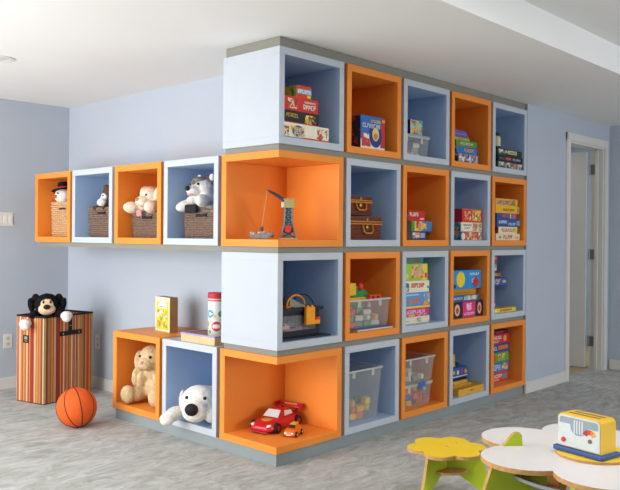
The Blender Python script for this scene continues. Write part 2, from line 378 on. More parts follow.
stack(1, 1, [
 (.01, .409, .03, .27, .090, 'efe6cf', 'cream game box with puffy yellow title, bottom of the top corner stack', (('p', 0, 1, 0, .10, '2c63b0'), ('p', .45, 1, 0.03, .14, 'd13a2c'), ('o', .33, .52, .36, '2463b4', 1.5), ('t', 'Magic', 'f4c92c', .33, .68, .44, .30), ('t', 'Pop', 'f4c92c', .36, .32, .46, .22), ('a', .02, .14, .15, .75, PAL2, 60), ('a', .74, .96, .12, .85, ['efe6cf', 'cf3a2e', '3f9a4b', 'efe6cf', 'e8b08a'], 55))),
 (.02, .335, .045, .25, .075, '2a2a2c', 'black game box with gold lettering in the top corner stack', (('s', 'd9a93a', .12, .45, .62, .30), ('a', .62, .9, .12, .8, ['d9a93a', '2a2a2c', 'f0d56a', '7a4a2a'], 50), ('p', 0, 1, .02, .1, 'b8462c'))),
 (.02, .335, .05, .25, .083, 'd23a2c', 'red game box with white lettering in the top corner stack', (('a', .18, .42, .15, .85, ['e9c29a', 'd23a2c', 'f3e9d2', '9a2a20'], 50), ('s', 'f1eee6', .58, .93, .38, .34), ('s', 'f1eee6', .62, .93, .72, .14))),
 (.161, .284, .06, .19, .075, 'd8452c', 'small red game box with yellow left side atop the corner stack', (('p', 0, 1, .35, .72, '6fb3cf'), ('s', 'f3efe2', .06, .94, .54, .3), ('L', ['f0c82f', 'e8b52a', '5aa04a', 'f0c82f']), ('p', .7, .96, .08, .3, 'f2d34a')))],
 'game boxes of the top corner cubby')
game_box(base(1, 2), .162, .416, .06, .26, E1, .222, '3d6fb8', 'tall blue and red carton with white lower corner in the orange cubby', (('p', .84, 1, .02, .98, 'c9372c'), ('p', 0, .8, .02, .3, 'eeeae2'), ('a', .04, .4, .1, .48, ['c9372c', 'e9b9a0', 'eeeae2', 'c9372c'], 30), ('o', .6, .45, .36, '27408a', .85), ('o', .6, .48, .2, 'e8cf7a', .8), ('o', .6, .42, .1, 'c98a4a', 1), ('s', 'dfeaf5', .06, .78, .72, .13), ('s', 'f2d98a', .4, .82, .86, .09), ('p', .86, .98, .86, .95, 'e8a13a'), ('p', .74, .98, .03, .1, 'f1eee6'), ('L', ['1f2c55', '33508f', '1f2c55', 'a83a30', '1f2c55'])), cat='carton', name='carton')
stack(1, 4, [
 (.14, .426, .06, .26, .074, '4f86c2', 'blue box with dark left side and busy print, bottom of its stack', (('a', .05, .97, .08, .92, ['4f86c2', 'e6e6ea', 'd8392b', '2b2f45', 'f2c230'], 45), ('L', ['23304a', 'e0dccf', '23304a', '6a4a3a']))),
 (.12, .414, .06, .26, .052, '2f74b8', 'blue box with orange lettering under a green box', (('s', 'f0a93a', .35, .85, .5, .5), ('L', ['24406a', '2f74b8', 'd9d9d9']))),
 (.11, .409, .06, .26, .046, '4f9a48', 'green box with red and cream lettering under the purple roof', (('s', 'e9d8c0', .2, .8, .5, .42), ('p', .12, .85, .2, .3, 'c24a36'), ('L', ['2f6b3a', '4f9a48', '2a3a2a']))),
 (.10, .335, .08, .24, .024, 'a9b93a', 'thin lime box just below the purple toy roof', (('p', .3, .6, .2, .8, 'c9803a'),))],
 'game boxes of the orange top row cubby')
bm = bmesh.new()     # purple gabled lid
W_ = .25; add_prism(bm, [(0, 0), (W_, 0), (W_*.78, .05), (W_*.1, .056)], -0.0, .2); b_ = base(1, 4)
o = obj('toy_house_roof', bm, ink('6a5aa5')); o.location = (b_[0]+.085, b_[1]+.285, b_[2]+.2005); o.rotation_euler = (PI/2, 0, 0); tag(o, 'purple toy roof on top of the lime box', 'toy')
box('ridge_trim', ink('8f86c9'), .02, .2, .02, .026, .2, .2035, o); box('ridge_trim', ink('d0483a'), .06, .09, .056, .064, .09, .11, o); box('ridge_trim', ink('e0c04a'), .17, .18, .051, .066, .1, .11, o)
DK = ['20302a', '2c4a3a', 'e0d9c2', '20302a', '8a8f8a', 'c9503a']
stack(1, 5, [
 (.06, .466, .012, .24, .050, '3b4a42', 'wide dark green game box, bottom of the end cubby stack', (('a', .02, .98, .08, .92, ['3b4a42', 'cfd4cc', '2c4a3a', 'c98a6a', '7f9aa5'], 42), ('s', 'd8836a', .58, .9, .55, .5))),
 (.06, .462, .012, .24, .050, '22272b', 'wide black game box with a red title in the middle of its stack', (('p', .3, .52, .3, .75, 'cf4a3a'), ('s', 'b9c0c4', .58, .92, .5, .35), ('s', '6f7a80', .06, .25, .5, .35))),
 (.05, .45, .012, .24, .052, '26362f', 'wide dark game box with a cream title, top of its stack', (('a', .05, .4, .12, .88, DK, 45), ('p', .42, .78, .3, .85, 'd8cf9a'), ('s', '3a3a34', .45, .75, .55, .3)))],
 'wide dark game boxes')
stack(2, 3, [
 (.19, .374, .1, .22, .062, '2f4f94', 'small blue box, bottom of three beside the picnic cases', (('a', .1, .55, .2, .85, ['f0d052', 'e8a13a', '2f4f94', 'f3efe2'], 60), ('p', .6, .9, .25, .8, '9fb4d8'), ('L', '9aa0a0'))),
 (.195, .448, .1, .22, .072, '4a86c8', 'blue, yellow and green box jutting out under a red box', (('p', 0, .18, .02, .98, '4f9a3c'), ('p', .14, .5, .02, .98, 'e8d23c'), ('o', .4, .45, .4, 'e2907a', 1), ('p', .22, .36, .3, .98, 'cf3a2c'), ('a', .46, .72, .2, .8, ['f0c83a', '4a86c8', 'e6873a', 'f3efe2'], 60), ('L', '8f9a98'))),
 (.158, .36, .1, .22, .074, 'c9302c', 'small red box with slanted white title on top of three', (('s', 'f3efe9', .06, .58, .62, .36), ('p', .68, .92, .14, .3, 'e9d0c2'), ('L', 'a89a94'), ('T', 'b02a26')))],
 'three small game boxes')
stack(2, 4, [
 (.15, .458, .04, .26, .066, 'c9483a', 'box with orange and blue picture front, bottom under the cream box', (('o', .12, .45, .42, 'e6e0d2', 1), ('p', .0, .1, .02, .98, '3a5a86'), ('a', .25, .98, .06, .94, ['d8562c', 'f0b83a', '4a78b0', 'f2e4c2', 'c9483a'], 48), ('L', ['3a5a86', '5aa0a8', 'd8a13a']))),
 (.155, .46, .04, .26, .070, 'e9dcc0', 'cream box with brown title between a red box and a picture box', (('p', .06, .5, .1, .9, 'f2e8d2'), ('s', '5a4a3a', .1, .5, .68, .2), ('s', '6f9a4a', .16, .42, .36, .2), ('a', .56, .98, .08, .9, ['e8a13a', 'e9dcc0', 'd8792c', '6a86a8'], 55), ('L', ['4a6a96', 'c9b23a', '3f7a8a']))),
 (.17, .468, .04, .26, .102, 'd0302e', 'red box with yellow picture squares above two cream boxes', (('a', .1, .42, .15, .82, ['e8dcb0', 'd0302e', 'e6b23a', 'd0302e'], 60), ('a', .48, .9, .12, .9, ['d9d23a', '8aa83a', 'd8453a', 'e8e0a0'], 60), ('L', 'b5223a'), ('p', .0, 1, .92, 1, 'e0604a')))],
 'boxes of the blue middle cubby')
stack(2, 5, [
 (.07, .465, .03, .24, .055, 'e8d9b0', 'cream box with red title, lowest in the orange cubby by the wall', (('s', 'c9402e', .3, .68, .5, .52), ('p', .12, .2, .3, .6, '6a9a6a'), ('p', .8, .94, .3, .5, 'bfa97a'))),
 (.11, .42, .03, .24, .055, 'ece0bc', 'shorter cream box with red lettering above the lowest one', (('s', 'c9402e', .15, .8, .5, .45), ('p', .8, .97, .15, .85, 'd8c23a'), ('L', ['c9402e', '3a3a34']))),
 (.08, .462, .03, .24, .062, '2f5590', 'dark blue box with white lettering in the orange cubby by the wall', (('s', 'dfe6ee', .08, .42, .62, .38), ('s', 'c2cfe0', .46, .8, .38, .34), ('p', .84, .98, .2, .8, '8aa0c0'))),
 (.08, .40, .03, .24, .047, '33509a', 'short blue box with orange title below the yellow boxes', (('s', 'e8603a', .25, .62, .55, .5), ('p', .66, .72, .1, .9, 'e6d24a'), ('p', .74, .98, .1, .9, 'b5589a'))),
 (.06, .452, .03, .24, .055, 'f2b52c', 'yellow box with small dark title under another yellow box', (('s', '8a5a20', .3, .78, .5, .36), ('p', .9, .98, .2, .8, '6a9a86'))),
 (.06, .422, .03, .24, .062, 'f0b02a', 'yellow box with blue lettering, top of its stack by the wall', (('s', '3a66b0', .06, .62, .5, .5), ('a', .64, .9, .15, .9, ['d8392b', '3f9a4b', 'f0b02a', '6a4aa0'], 60)))],
 'boxes of the orange cubby by the wall')
stack(3, 3, [
 (.02, .369, .06, .26, .046, 'e8dfc8', 'thin cream box at the bottom of the six pastel boxes', (('s', '9a8a6a', .55, .7, .5, .6), ('p', .1, .3, .3, .5, 'd0b98a'))),
 (.02, .362, .06, .26, .060, 'd8357f', 'magenta box second from the bottom of the six', (('s', 'f2d0e0', .15, .85, .58, .42), ('a', .1, .9, .08, .3, ['f0d05a', 'd8357f', '5aa0d0'], 70), ('L', ['4f9a3c', 'd8357f', 'e8d04a']))),
 (.02, .372, .06, .26, .110, '5b9bd0', 'blue box with orange creatures in the pastel stack', (('p', 0, 1, 0, .12, 'f0d24a'), ('s', 'e8862c', .25, .68, .45, .36), ('a', .76, .96, .1, .9, ['f0a22c', 'e8862c', 'f3e0a0', '5b9bd0'], 45), ('p', .05, .6, .8, .9, 'a9cbe6'))),
 (.02, .362, .06, .26, .080, 'efe5c9', 'cream box with red title in the pastel stack', (('s', 'd0352c', .35, .82, .6, .38), ('a', .06, .28, .1, .85, ['4f9a4a', '2f5590', 'd8453a', 'efe5c9'], 60), ('p', .92, .98, .3, .5, '3f9a4b'))),
 (.02, .352, .07, .26, .120, 'a9cc3a', 'lime and yellow box with a peach figure in the pastel stack', (('p', .78, 1, .02, .98, 'f0d83a'), ('a', .42, .86, .15, .9, ['e9b08c', 'e0a07a', 'a9cc3a', 'd8604a', 'f2d0b0'], 36), ('o', .25, .3, .14, 'e9c8a0', 1), ('p', .9, .97, .15, .45, 'd0402e'))),
 (.02, .30, .07, .26, .040, '3f9a8a', 'thin teal box with red lettering crowning the pastel stack', (('s', 'd0503a', .2, .85, .5, .5),))],
 'six pastel boxes')
stack(3, 4, [
 (.02, .466, .03, .26, .122, '2c2826', 'black box with a pink middle panel, bottom of its cubby', (('p', .34, .74, .02, .98, 'e0337f'), ('o', .17, .5, .36, 'e6b9a0', .8), ('o', .17, .47, .2, 'b5503a', .8), ('o', .87, .5, .36, 'e6b9a0', .62), ('o', .87, .5, .2, 'b5323a', .6), ('a', .46, .62, .42, .86, ['f2c2d8', 'e0337f', 'f2e6ea'], 60), ('s', 'f4d8e4', .38, .7, .22, .16), ('T', 'c92a6f'))),
 (.04, .43, .045, .26, .045, '3a6aa0', 'thin blue box with a picture strip above the pink and black box', (('a', .45, .92, .12, .88, ['8ac0d8', 'e8d8a0', '4a9a6a', 'd0a060'], 55), ('s', 'b9d0e6', .08, .4, .5, .4))),
 (.04, .41, .06, .24, .045, 'c98a24', 'ochre box wedged under the bright blue box', (('p', .1, .8, .3, .5, 'a9701c'),)),
 (.02, .466, .045, .26, .142, '2f8fd0', 'bright blue box with a yellow round emblem and red badge', (('o', .33, .52, .42, 'f2cf2e', 1), ('a', .24, .42, .3, .75, ['d8392b', 'f2cf2e', '2f5590', 'f3e9d2'], 60), ('s', 'eef3f8', .62, .92, .78, .14), ('o', .82, .34, .26, 'cf302c', 1.1), ('s', 'f3efe6', .68, .9, .45, .22), ('o', .14, .16, .1, '1f2430', 1)))],
 'boxes of the cubby with the bright blue box')
stack(3, 5, [
 (.03, .41, .03, .10, .034, 'e8d22c', 'flat yellow box with red lettering lying in the end cubby', (('s', 'd0482e', .3, .82, .5, .5), ('o', .12, .5, .35, 'f0ead0', 1.4), ('T', ['e8d22c', 'f2e9d0', 'd0482e'])))], 'boxes of the blue end cubby')
stack(3, 5, [
 (.02, .255, .135, .24, .105, 'd03a34', 'red box standing low at the back of the end cubby', (('p', .3, .98, .2, .8, 'b52c3a'), ('s', 'f0e6e0', .75, .97, .5, .3), ('p', .5, .98, .04, .14, 'e8a080'))),
 (.02, .25, .135, .24, .105, '6a4a3a', 'brown box with orange print in the narrow stack', (('a', .4, .98, .1, .9, ['6a4a3a', 'e0963a', 'a9602c', '3a3a6a'], 45),)),
 (.02, .44, .125, .24, .060, '4a5fae', 'long blue box jutting out of the narrow stack', (('a', .4, .72, .2, .85, ['e8d8b0', '4a5fae', 'd88a3a', '8a9ad0'], 60), ('p', .8, .92, .35, .65, 'e8d23a'))),
 (.02, .34, .13, .24, .060, '5a3a30', 'dark brown box above the long blue one', (('s', 'd8c2a0', .5, .92, .5, .4), ('p', .9, .98, .1, .9, '8a5a40'))),
 (.02, .274, .135, .24, .056, '7fb5a5', 'pale teal and cream box in the narrow stack', (('p', .4, .98, .05, .45, 'e6dcc0'),)),
 (.02, .28, .135, .24, .064, 'cf2f2e', 'red box at the top of the narrow stack', (('p', .75, .95, .55, .9, 'e0b04a'), ('s', 'f0d8c8', .5, .72, .5, .3)))], 'boxes of the blue end cubby')
stack(4, 5, [
 (.04, .44, .11, .26, .080, 'd8352f', 'red box at the foot of the bottom end stack', (('s', 'f0e8e0', .4, .72, .6, .36), ('p', .72, .94, .2, .8, '7a8a8a'), ('s', 'f0d8d0', .3, .6, .22, .2))),
 (.04, .44, .11, .26, .080, '3f76b8', 'blue box with pale lettering second in the bottom end stack', (('s', 'cfe0f0', .35, .66, .5, .6), ('a', .7, .95, .15, .85, ['d09a4a', 'e8c890', '3f76b8'], 50))),
 (.04, .44, .11, .26, .080, '5aa83a', 'green box in the middle of the bottom end stack', (('a', .55, .96, .15, .85, ['9ac85a', '5aa83a', 'd0d89a', 'd8603a'], 50), ('p', .34, .46, .2, .8, 'd0452e'))),
 (.04, .44, .11, .26, .075, '3a4a94', 'navy box with orange panel in the bottom end stack', (('p', .56, .96, .3, .75, 'd8793a'), ('s', 'd8dcf0', .34, .52, .5, .4))),
 (.04, .44, .11, .26, .075, 'd8322f', 'red box near the top of the bottom end stack', (('s', 'f2e8e0', .38, .7, .65, .36), ('o', .82, .5, .34, 'e0b070', 1), ('s', 'f0d8d0', .34, .6, .25, .24))),
 (.04, .42, .115, .26, .030, '4a2a4a', 'thin dark purple box topping the bottom end stack', (('p', .5, .8, .2, .8, 'a03a3a'),))],
 'boxes of the bottom end stack')

# ------------------------------------------------------------ plastic bins, blocks
M_clear = mat('clear_plastic', 'dfe3e2', 0.22, 0.5, 0.02, 10, alpha=0.13)
M_rim = mat('frosted_rim_plastic', 'e6e8e4', 0.3, 0.5, 0.02, 10, alpha=0.42)
M_black = mat('black_plastic', '20242a', 0.45, 0.4, 0.08, 12)
def add_shell(bm, x0, x1, y0, y1, h, tap, t):
    # open tapered tub with wall thickness
    def loop(ins, z): return [bm.verts.new(p) for p in ((x0+ins, y0+ins, z), (x1-ins, y0+ins, z), (x1-ins, y1-ins, z), (x0+ins, y1-ins, z))]
    a = loop(tap, 0); b = loop(0, h); c = loop(t, h); d = loop(tap+t, t)
    bm.faces.new(a[::-1]); bm.faces.new(d)
    for p, q in ((a, b), (b, c), (c, d)):
        for i in range(4): bm.faces.new((p[i], p[(i+1) % 4], q[(i+1) % 4], q[i]))
def add_rim(bm, x0, x1, y0, y1, z0, z1, o, i):
    add_box(bm, x0-o, x1+o, y0-o, y0+i, z0, z1, .001); add_box(bm, x0-o, x1+o, y1-i, y1+o, z0, z1, .001)
    add_box(bm, x0-o, x0+i, y0+i, y1-i, z0, z1, .001); add_box(bm, x1-i, x1+o, y0+i, y1-i, z0, z1, .001)
def tub(cell, x0, x1, d, dep, z, h, tap, label, m=None, mr=None, lid=None, name='storage_bin', wall=.003):
    b = base(*cell); w = x1-x0
    t = thing(name, label, 'bin', (b[0]+x0, b[1]+d, b[2]+z))
    bm = bmesh.new(); add_shell(bm, 0, w, 0, dep, h-0.002, tap, wall); body = obj('bin_body', bm, m or M_clear, t)
    bm = bmesh.new(); add_rim(bm, 0, w, 0, dep, h-0.012, h, .005, .002); obj('rim', bm, mr or M_rim, t)
    for k in (.25, .75): box('rim_rib', mr or M_rim, k*w-.014, k*w+.014, -.0035, .006, h-.05, h-.012, t, .002)
    if lid:
        bm = bmesh.new(); add_box(bm, -.006, w+.006, -.006, dep+.006, h+.0004, h+.010, .003); add_box(bm, .02, w-.02, .02, dep-.02, h+.010, h+.014, .002); l = obj('lid', bm, M_rim, t)
        if lid != 'plain':
            for k in (.62,):
                box('latch', ink(lid), k*w-.035, k*w+.05, -.012, -.0062, h-.022, h+.012, t, .003)
    return t
CN = {'e8a92c': 'amber', 'd8402f': 'red', '3f8f4a': 'green', '2f62ad': 'blue', 'f0c83a': 'yellow', 'e2762c': 'orange', 'c9c5b8': 'grey', 'e2462f': 'scarlet', '6a8a6a': 'sage', 'e8b02c': 'golden', 'd8607a': 'pink', 'e2502f': 'vermilion', 'c9d0d8': 'pale grey', 'b8ac94': 'khaki', 'd8d0b8': 'cream', 'a09a86': 'taupe', 'e6e0c8': 'ivory', '8a8a78': 'olive grey', 'e8dcc0': 'cream', 'e6cfa0': 'tan', 'd8d0c0': 'off white', 'c9b48a': 'beige'}
def brick(p, s, col, label, group, rot=(0, 0, 0), studs=2):
    bm = bmesh.new(); w, d, h = s
    add_box(bm, -w/2, w/2, -d/2, d/2, 0, h, .001)
    o = obj('toy_block', bm, ink(col)); o.location = p; o.rotation_euler = rot; tag(o, label, 'toy block', group)
    bm = bmesh.new()
    for i in range(studs):
        for j in (-1, 1): add_lathe(bm, [(h*.22, 0), (h*.22, h*.2)], 8, True, (-w/2+w*(i+.5)/studs, j*d/4, h))
    obj('stud', bm, ink(col), o)
    return o
BC = ['e8a92c', 'd8402f', '3f8f4a', '2f62ad', 'f0c83a', 'e2762c', 'c9c5b8']
def fill(cell, x0, x1, y0, y1, z, layers, s, label, group, cols=BC, nx=4, ny=3):
    b = base(*cell)
    for l in range(layers):
        for i in range(nx):
            for j in range(ny):
                cx = x0+(x1-x0)*(i+.5)/nx; cy = y0+(y1-y0)*(j+.5)/ny
                if random.random() < 0.1+0.12*l: continue
                col = random.choice(cols)
                brick((b[0]+cx, b[1]+cy, b[2]+z+l*(s[2]*1.22)), s, col, CN[col]+' '+label, group, (0, 0, random.uniform(-.5, .5)))
# top row bin and picture box
tub((1, 3), .02, .388, .09, .28, E1, .15, .012, 'clear bin with a lid in the blue top row cubby', lid='plain')
fill((1, 3), .06, .34, .12, .34, .0045, 3, (.05, .04, .03), 'block lying in the clear top row bin', 'blocks in the top row bin', ['e8dcc0', 'e6cfa0', 'd8d0c0', 'c9b48a'], 4, 3)
game_box(base(1, 3), .20, .345, .12, .055, .168, .105, '6fb0c9', 'small box printed with colourful shapes standing on the clear bin', (('a', .06, .96, .05, .95, ['6fb0c9', 'd8392b', 'f2c230', '3f9a4b', 'e8a13a', '8fd0c9'], 55), ('L', '2a3550'), ('p', 0, .05, 0, 1, 'eef0ea')), cat='box', name='puzzle_box')
# cream jar with dark cap on the dark boxes
b_ = base(1, 5); t = thing('jar', 'cream jar with a dark cap standing on the wide dark boxes', 'jar', (b_[0]+.13, b_[1]+.065, b_[2]+.156))
bm = bmesh.new(); add_lathe(bm, [(.028, 0), (.031, .004), (.031, .085), (.024, .1), (.02, .104)], 20); obj('jar_body', bm, ink('d8c7a0'), t, True)
bm = bmesh.new(); add_lathe(bm, [(.024, .104), (.024, .128), (.021, .131)], 20); obj('cap', bm, M_black, t, True)
bm = bmesh.new(); add_lathe(bm, [(.0316, .0), (.0316, .02)], 20); obj('base_band', bm, M_black, t, True)
# black bin with tool toys
tray = tag(box('tray', mat('dark_tray', '2b3340', .4), 0, .44, 0, .34, 0, .010, bev=.003), 'flat dark lid lying under the black toy bin', 'lid'); b_ = base(3, 1); tray.location = (b_[0]+.005, b_[1]+.03, b_[2]+E1)
bx0, bx1, bd, bdep, bz, bh = .012, .40, .075, .25, .0118, .17
t = thing('toy_bin', 'black toy bin with clear window in the blue corner cubby', 'bin', (b_[0]+bx0, b_[1]+bd, b_[2]+bz)); w = bx1-bx0
bm = bmesh.new()
add_box(bm, .008, w-.008, .008, bdep-.008, 0, .006, .001); add_box(bm, .006, w-.006, bdep-.014, bdep-.008, .006, bh)
add_box(bm, .006, .012, .008, bdep-.008, .006, bh); add_box(bm, w-.012, w-.006, .008, bdep-.008, .006, bh)
add_box(bm, .006, w-.006, .006, .012, .006, .035); add_box(bm, .006, w-.006, .006, .012, bh-.045, bh)
add_box(bm, .006, .07, .006, .012, .035, bh-.045); add_box(bm, w-.04, w-.006, .006, .012, .035, bh-.045)
obj('bin_body', bm, M_black, t)
bm = bmesh.new(); add_rim(bm, 0, w, 0, bdep, bh-.02, bh-.002, .012, .004); obj('rim', bm, M_black, t)
box('window', M_clear, .07, w-.04, .007, .009, .035, bh-.045, t)
bm = bmesh.new(); add_tube(bm, [(w-.03, .12+.09*math.cos(a), bh-.01+.075*math.sin(a)) for a in [PI*k/14 for k in range(15)]], .003, 6); obj('handle', bm, M_black, t, True)
o = t
bm = bmesh.new(); add_tube(bm, [(.02+.075-.075*math.cos(a), 0, .06*math.sin(a)) for a in [PI*k/16 for k in range(17)]], .006, 8)
h_ = obj('toy_saw_hose', bm, ink('e8961f'), smooth=True); h_.location = (b_[0]+.135, b_[1]+.122, b_[2]+.192); tag(h_, 'orange hooped toy hose sticking out of the black bin', 'toy')
box('hose_plug', ink('e0661f'), -.0, .04, -.015, .015, -.03, .0, h_, .004)
for (x, y, z, l, a, col, lb) in ((.17, .15, .13, .2, .35, 'a59c8a', 'grey toy saw blade lying across the black bin'), (.09, .185, .10, .12, -.2, '2f4f8a', 'blue toy tool in the black bin')):
    bm = bmesh.new(); add_prism(bm, [(0, 0), (l, -.02), (l, .0), (.03, .05), (0, .05)], -.006, .006, .002); q = obj('toy_tool', bm, ink(col), loc=(b_[0]+x, b_[1]+y, b_[2]+z+.06), rot=(PI/2, a*0.3, 0)); tag(q, lb, 'toy')
    box('tool_grip', ink('3a3a3a'), -.02, .03, .0, .05, -.008, .008, q, .003)
y_ = thing('block_clip', 'orange block piece hooked over the front of the black bin', 'toy block', (b_[0]+.235, b_[1]+.036, b_[2]+.10))
bm = bmesh.new(); add_box(bm, 0, .075, 0, .022, 0, .085, .004); add_box(bm, .0, .12, 0, .022, -.02, .005, .004); obj('clip_body', bm, ink('f09a14'), y_)
bm = bmesh.new(); [add_box(bm, .012+.036*k, .027+.036*k, .004, .018, .085, .095, .002) for k in (0, 1)]; obj('stud', bm, ink('f09a14'), y_)
box('clip_tip', ink('d8452c'), .085, .125, .002, .02, .004, .02, y_, .003)
for k, (x, z, l, col) in enumerate(((.12, .03, .2, 'a04a6a'), (.09, .05, .09, 'c9a08a'), (.2, .022, .14, 'e0a02c'), (.15, .055, .12, '7a4a8a'), (.10, .022, .08, 'cfc5b0'), (.08, .085, .06, '9a8a70'))):
    bm = bmesh.new(); add_box(bm, 0, l, 0, .035, 0, .022, .006); add_box(bm, l*.6, l*.75, .005, .03, .02, .034, .003)
    q = obj('toy_piece', bm, ink(col), loc=(b_[0]+x, b_[1]+.10+.036*k*0.6+.0, b_[2]+z+.002)); tag(q, ['plum', 'tan', 'amber', 'purple', 'cream', 'khaki'][k]+' toy piece behind the window of the black bin', 'toy', 'toys in the black bin')
# clear bin on a board, toys peeking out
o = thing('book', 'wooden backed blue book under the clear bin of red toys', 'book'); b_ = base(3, 2); o.location = (b_[0]+.09, b_[1]+.012, b_[2]+E1)
box('cover', ink('c9a36a'), 0, .375, 0, .30, 0, .005, o, .001); box('pages', ink('e6dcc6'), .003, .372, .003, .295, .005, .012, o); box('cover', ink('4a62a0'), 0, .375, 0, .30, .012, .016, o, .001)
tub((3, 2), .03, .462, .04, .27, .0175, .185, .014, 'clear bin full of red and green toys in the orange cubby')
fill((3, 2), .08, .42, .08, .27, .022, 4, (.058, .042, .03), 'block among the toys of the clear bin above the deep bin', 'toys in the clear bin', ['d8402f', '3f8f4a', 'e2462f', 'c9c5b8', 'e8a92c', '6a8a6a'], 4, 3)
t = thing('toy_truck', 'green and yellow toy truck peeking over the clear bin rim', 'toy', (b_[0]+.075, b_[1]+.14, b_[2]+.185)); t.scale = (1.3, 1.3, 1.35)
bm = bmesh.new(); add_prism(bm, [(0, 0), (.2, 0), (.2, .02), (.13, .065), (.06, .08), (0, .07)], -.03, .03, .004); obj('truck_body', bm, ink('2f8a4f'), t, rot=(PI/2, 0, 0))
box('truck_bed', ink('e8b82c'), -.02, .07, -.04, .04, .03, .09, t, .006); box('bumper', ink('e0a82c'), .0, .19, -.038, -.03, .0, .02, t, .003)
bm = bmesh.new(); add_ell(bm, (.11, -.03, .07), (.018, .018, .022), sub=2); obj('driver', bm, ink('d8392b'), t, 'all')
t = thing('toy_glasses', 'red toy link piece lying on top of the clear bin toys', 'toy', (b_[0]+.27, b_[1]+.06, b_[2]+.185))
bm = bmesh.new(); add_box(bm, 0, .12, 0, .02, 0, .01, .002); add_box(bm, 0, .12, 0, .02, .03, .04, .002)
for k in (0, .05, .1): add_box(bm, k, k+.02, 0, .02, .008, .032, .002)
obj('link_bar', bm, ink('e0452f'), t)
# deep clear bin
tub((4, 2), .006, .392, .05, .36, E1, .335, .022, 'deep clear bin with flower blocks in the blue bottom cubby', wall=.004)
fill((4, 2), .05, .35, .09, .36, .006, 3, (.052, .04, .034), 'block at the bottom of the deep clear bin', 'blocks in the deep bin', ['e8b02c', 'd8402f', '3f8f4a', 'e2762c', 'f0c83a', 'e8b02c', 'd8607a'], 4, 4)
# two stacked tubs
tub((4, 3), .02, .385, .05, .30, E1, .155, .012, 'lower clear tub with a blue latch under another tub', lid='3f6fb8')
fill((4, 3), .06, .35, .08, .3, .005, 3, (.05, .036, .032), 'block inside the lower latched tub', 'blocks in the latched tub', ['d8402f', '2f62ad', 'e2502f', 'c9d0d8', 'e8a92c'], 4, 4)
tub((4, 3), .015, .405, .04, .32, .171, .175, .016, 'upper clear tub with pale pieces stacked on the latched tub')
fill((4, 3), .06, .36, .08, .3, .176, 2, (.052, .036, .03), 'piece inside the upper clear tub', 'pieces in the upper tub', ['b8ac94', 'd8d0b8', 'a09a86', 'e6e0c8', '8a8a78'], 4, 4)
game_box(base(4, 3), .402, .470, .13, .20, E1, .055, 'a8323c', 'crimson box with a white lid beside the latched tub', (('T', 'd0c4bc'),), cat='box', name='small_box')
# yellow wooden drawers
M_yw = mat('yellow_wood', 'e0a83c', .5, .3, .1, 18); b_ = base(4, 4)
t = thing('wooden_tray', 'open yellow wooden tray in front of the drawer box', 'tray', (b_[0]+.10, b_[1]+.015, b_[2]+E1))
bm = bmesh.new(); add_shell(bm, 0, .365, 0, .115, .052, 0, .01); obj('tray_body', bm, M_yw, t)
bm = bmesh.new(); add_tube(bm, [(.165, -.006, .03), (.195, -.006, .03)], .004, 6); obj('pull', bm, M_metal, t, True)
t = thing('drawer_box', 'yellow wooden drawer box behind the open tray', 'drawers', (b_[0]+.015, b_[1]+.14, b_[2]+E1))
box('box_body', M_yw, 0, .42, .004, .26, 0, .075, t, .002)
for k in (0, 1):
    dr = box('drawer', M_yw, .012+.2*k, .2+.2*k, -.002, .005, .01, .065, t, .002); box('drawer_slot', M_black, .085+.2*k, .125+.2*k, -.0032, 0, .04, .048, dr)
t = thing('fabric_pack', 'blue rounded pack with red and yellow badges on the drawer box', 'case', (b_[0]+.02, b_[1]+.15, b_[2]+.0765))
bm = bmesh.new(); add_box(bm, 0, .44, 0, .2, .01, .105, .03); obj('pack_body', bm, ink('3a5a9e'), t, True)
box('base', ink('23283a'), .01, .43, .01, .19, 0, .012, t, .004)
for k, c_ in enumerate(('d8392b', 'e8c23a', 'e6e2da', 'd8392b', 'e8c23a')): box('badge', ink(c_), .16+.055*k, .185+.055*k, -.002, .002, .05+.006*(k % 2), .08, t)
box('white_band', ink('dfe2e8'), .12, .42, -.0016, .002, .03, .037, t)
yb = box('wooden_block', M_yw, 0, .09, 0, .03, 0, .10, bev=.004); yb.location = (b_[0]+.205, b_[1]+.17, b_[2]+.183); tag(yb, 'upright yellow wooden block standing on the blue pack', 'toy block')
t = thing('toy_boat', 'small dark toy dish resting on the blue pack', 'toy', (b_[0]+.33, b_[1]+.24, b_[2]+.1818))
bm = bmesh.new(); add_lathe(bm, [(.03, 0), (.06, .012), (.068, .026), (.06, .024), (.03, .008)], 20); obj('dish', bm, ink('2f3a5a'), t, True)
bm = bmesh.new(); add_ell(bm, (-.03, 0, .03), (.016, .016, .016), sub=2); obj('knob', bm, ink('d8c23a'), t, 'all')

# ------------------------------------------------------------ wicker
M_wick = mat('brown_wicker', '80695a', .7, .2, .5, 85); M_wick2 = mat('honey_wicker', 'cfa87c', .7, .2, .35, 85); M_case = mat('red_brown_wicker', '7a3f2a', .6, .3, .3, 70)
def perim(w, d, r, n):
    segs = [(w-2*r, 0), (PI*r/2, 1), (d-2*r, 0), (PI*r/2, 1)]*1
    pts = []; L_ = 2*(w-2*r)+2*(d-2*r)+2*PI*r
    for i in range(n):
        s = L_*i/n
        for k in range(4):
            a = (w-2*r) if k % 2 == 0 else (d-2*r)
            c = [(w-r, r), (w-r, d-r), (r, d-r), (r, r)][k]; st = [(r, 0), (w, r), (w-r, d), (0, d-r)][k]; dr = [(1, 0), (0, 1), (-1, 0), (0, -1)][k]
            nr = (dr[1], -dr[0])
            if s <= a: pts.append((st[0]+dr[0]*s, st[1]+dr[1]*s, nr[0], nr[1])); break
            s -= a
            if s <= PI*r/2:
                th = -PI/2+k*PI/2+s/r; pts.append((c[0]+r*math.cos(th), c[1]+r*math.sin(th), math.cos(th), math.sin(th))); break
            s -= PI*r/2
    return pts
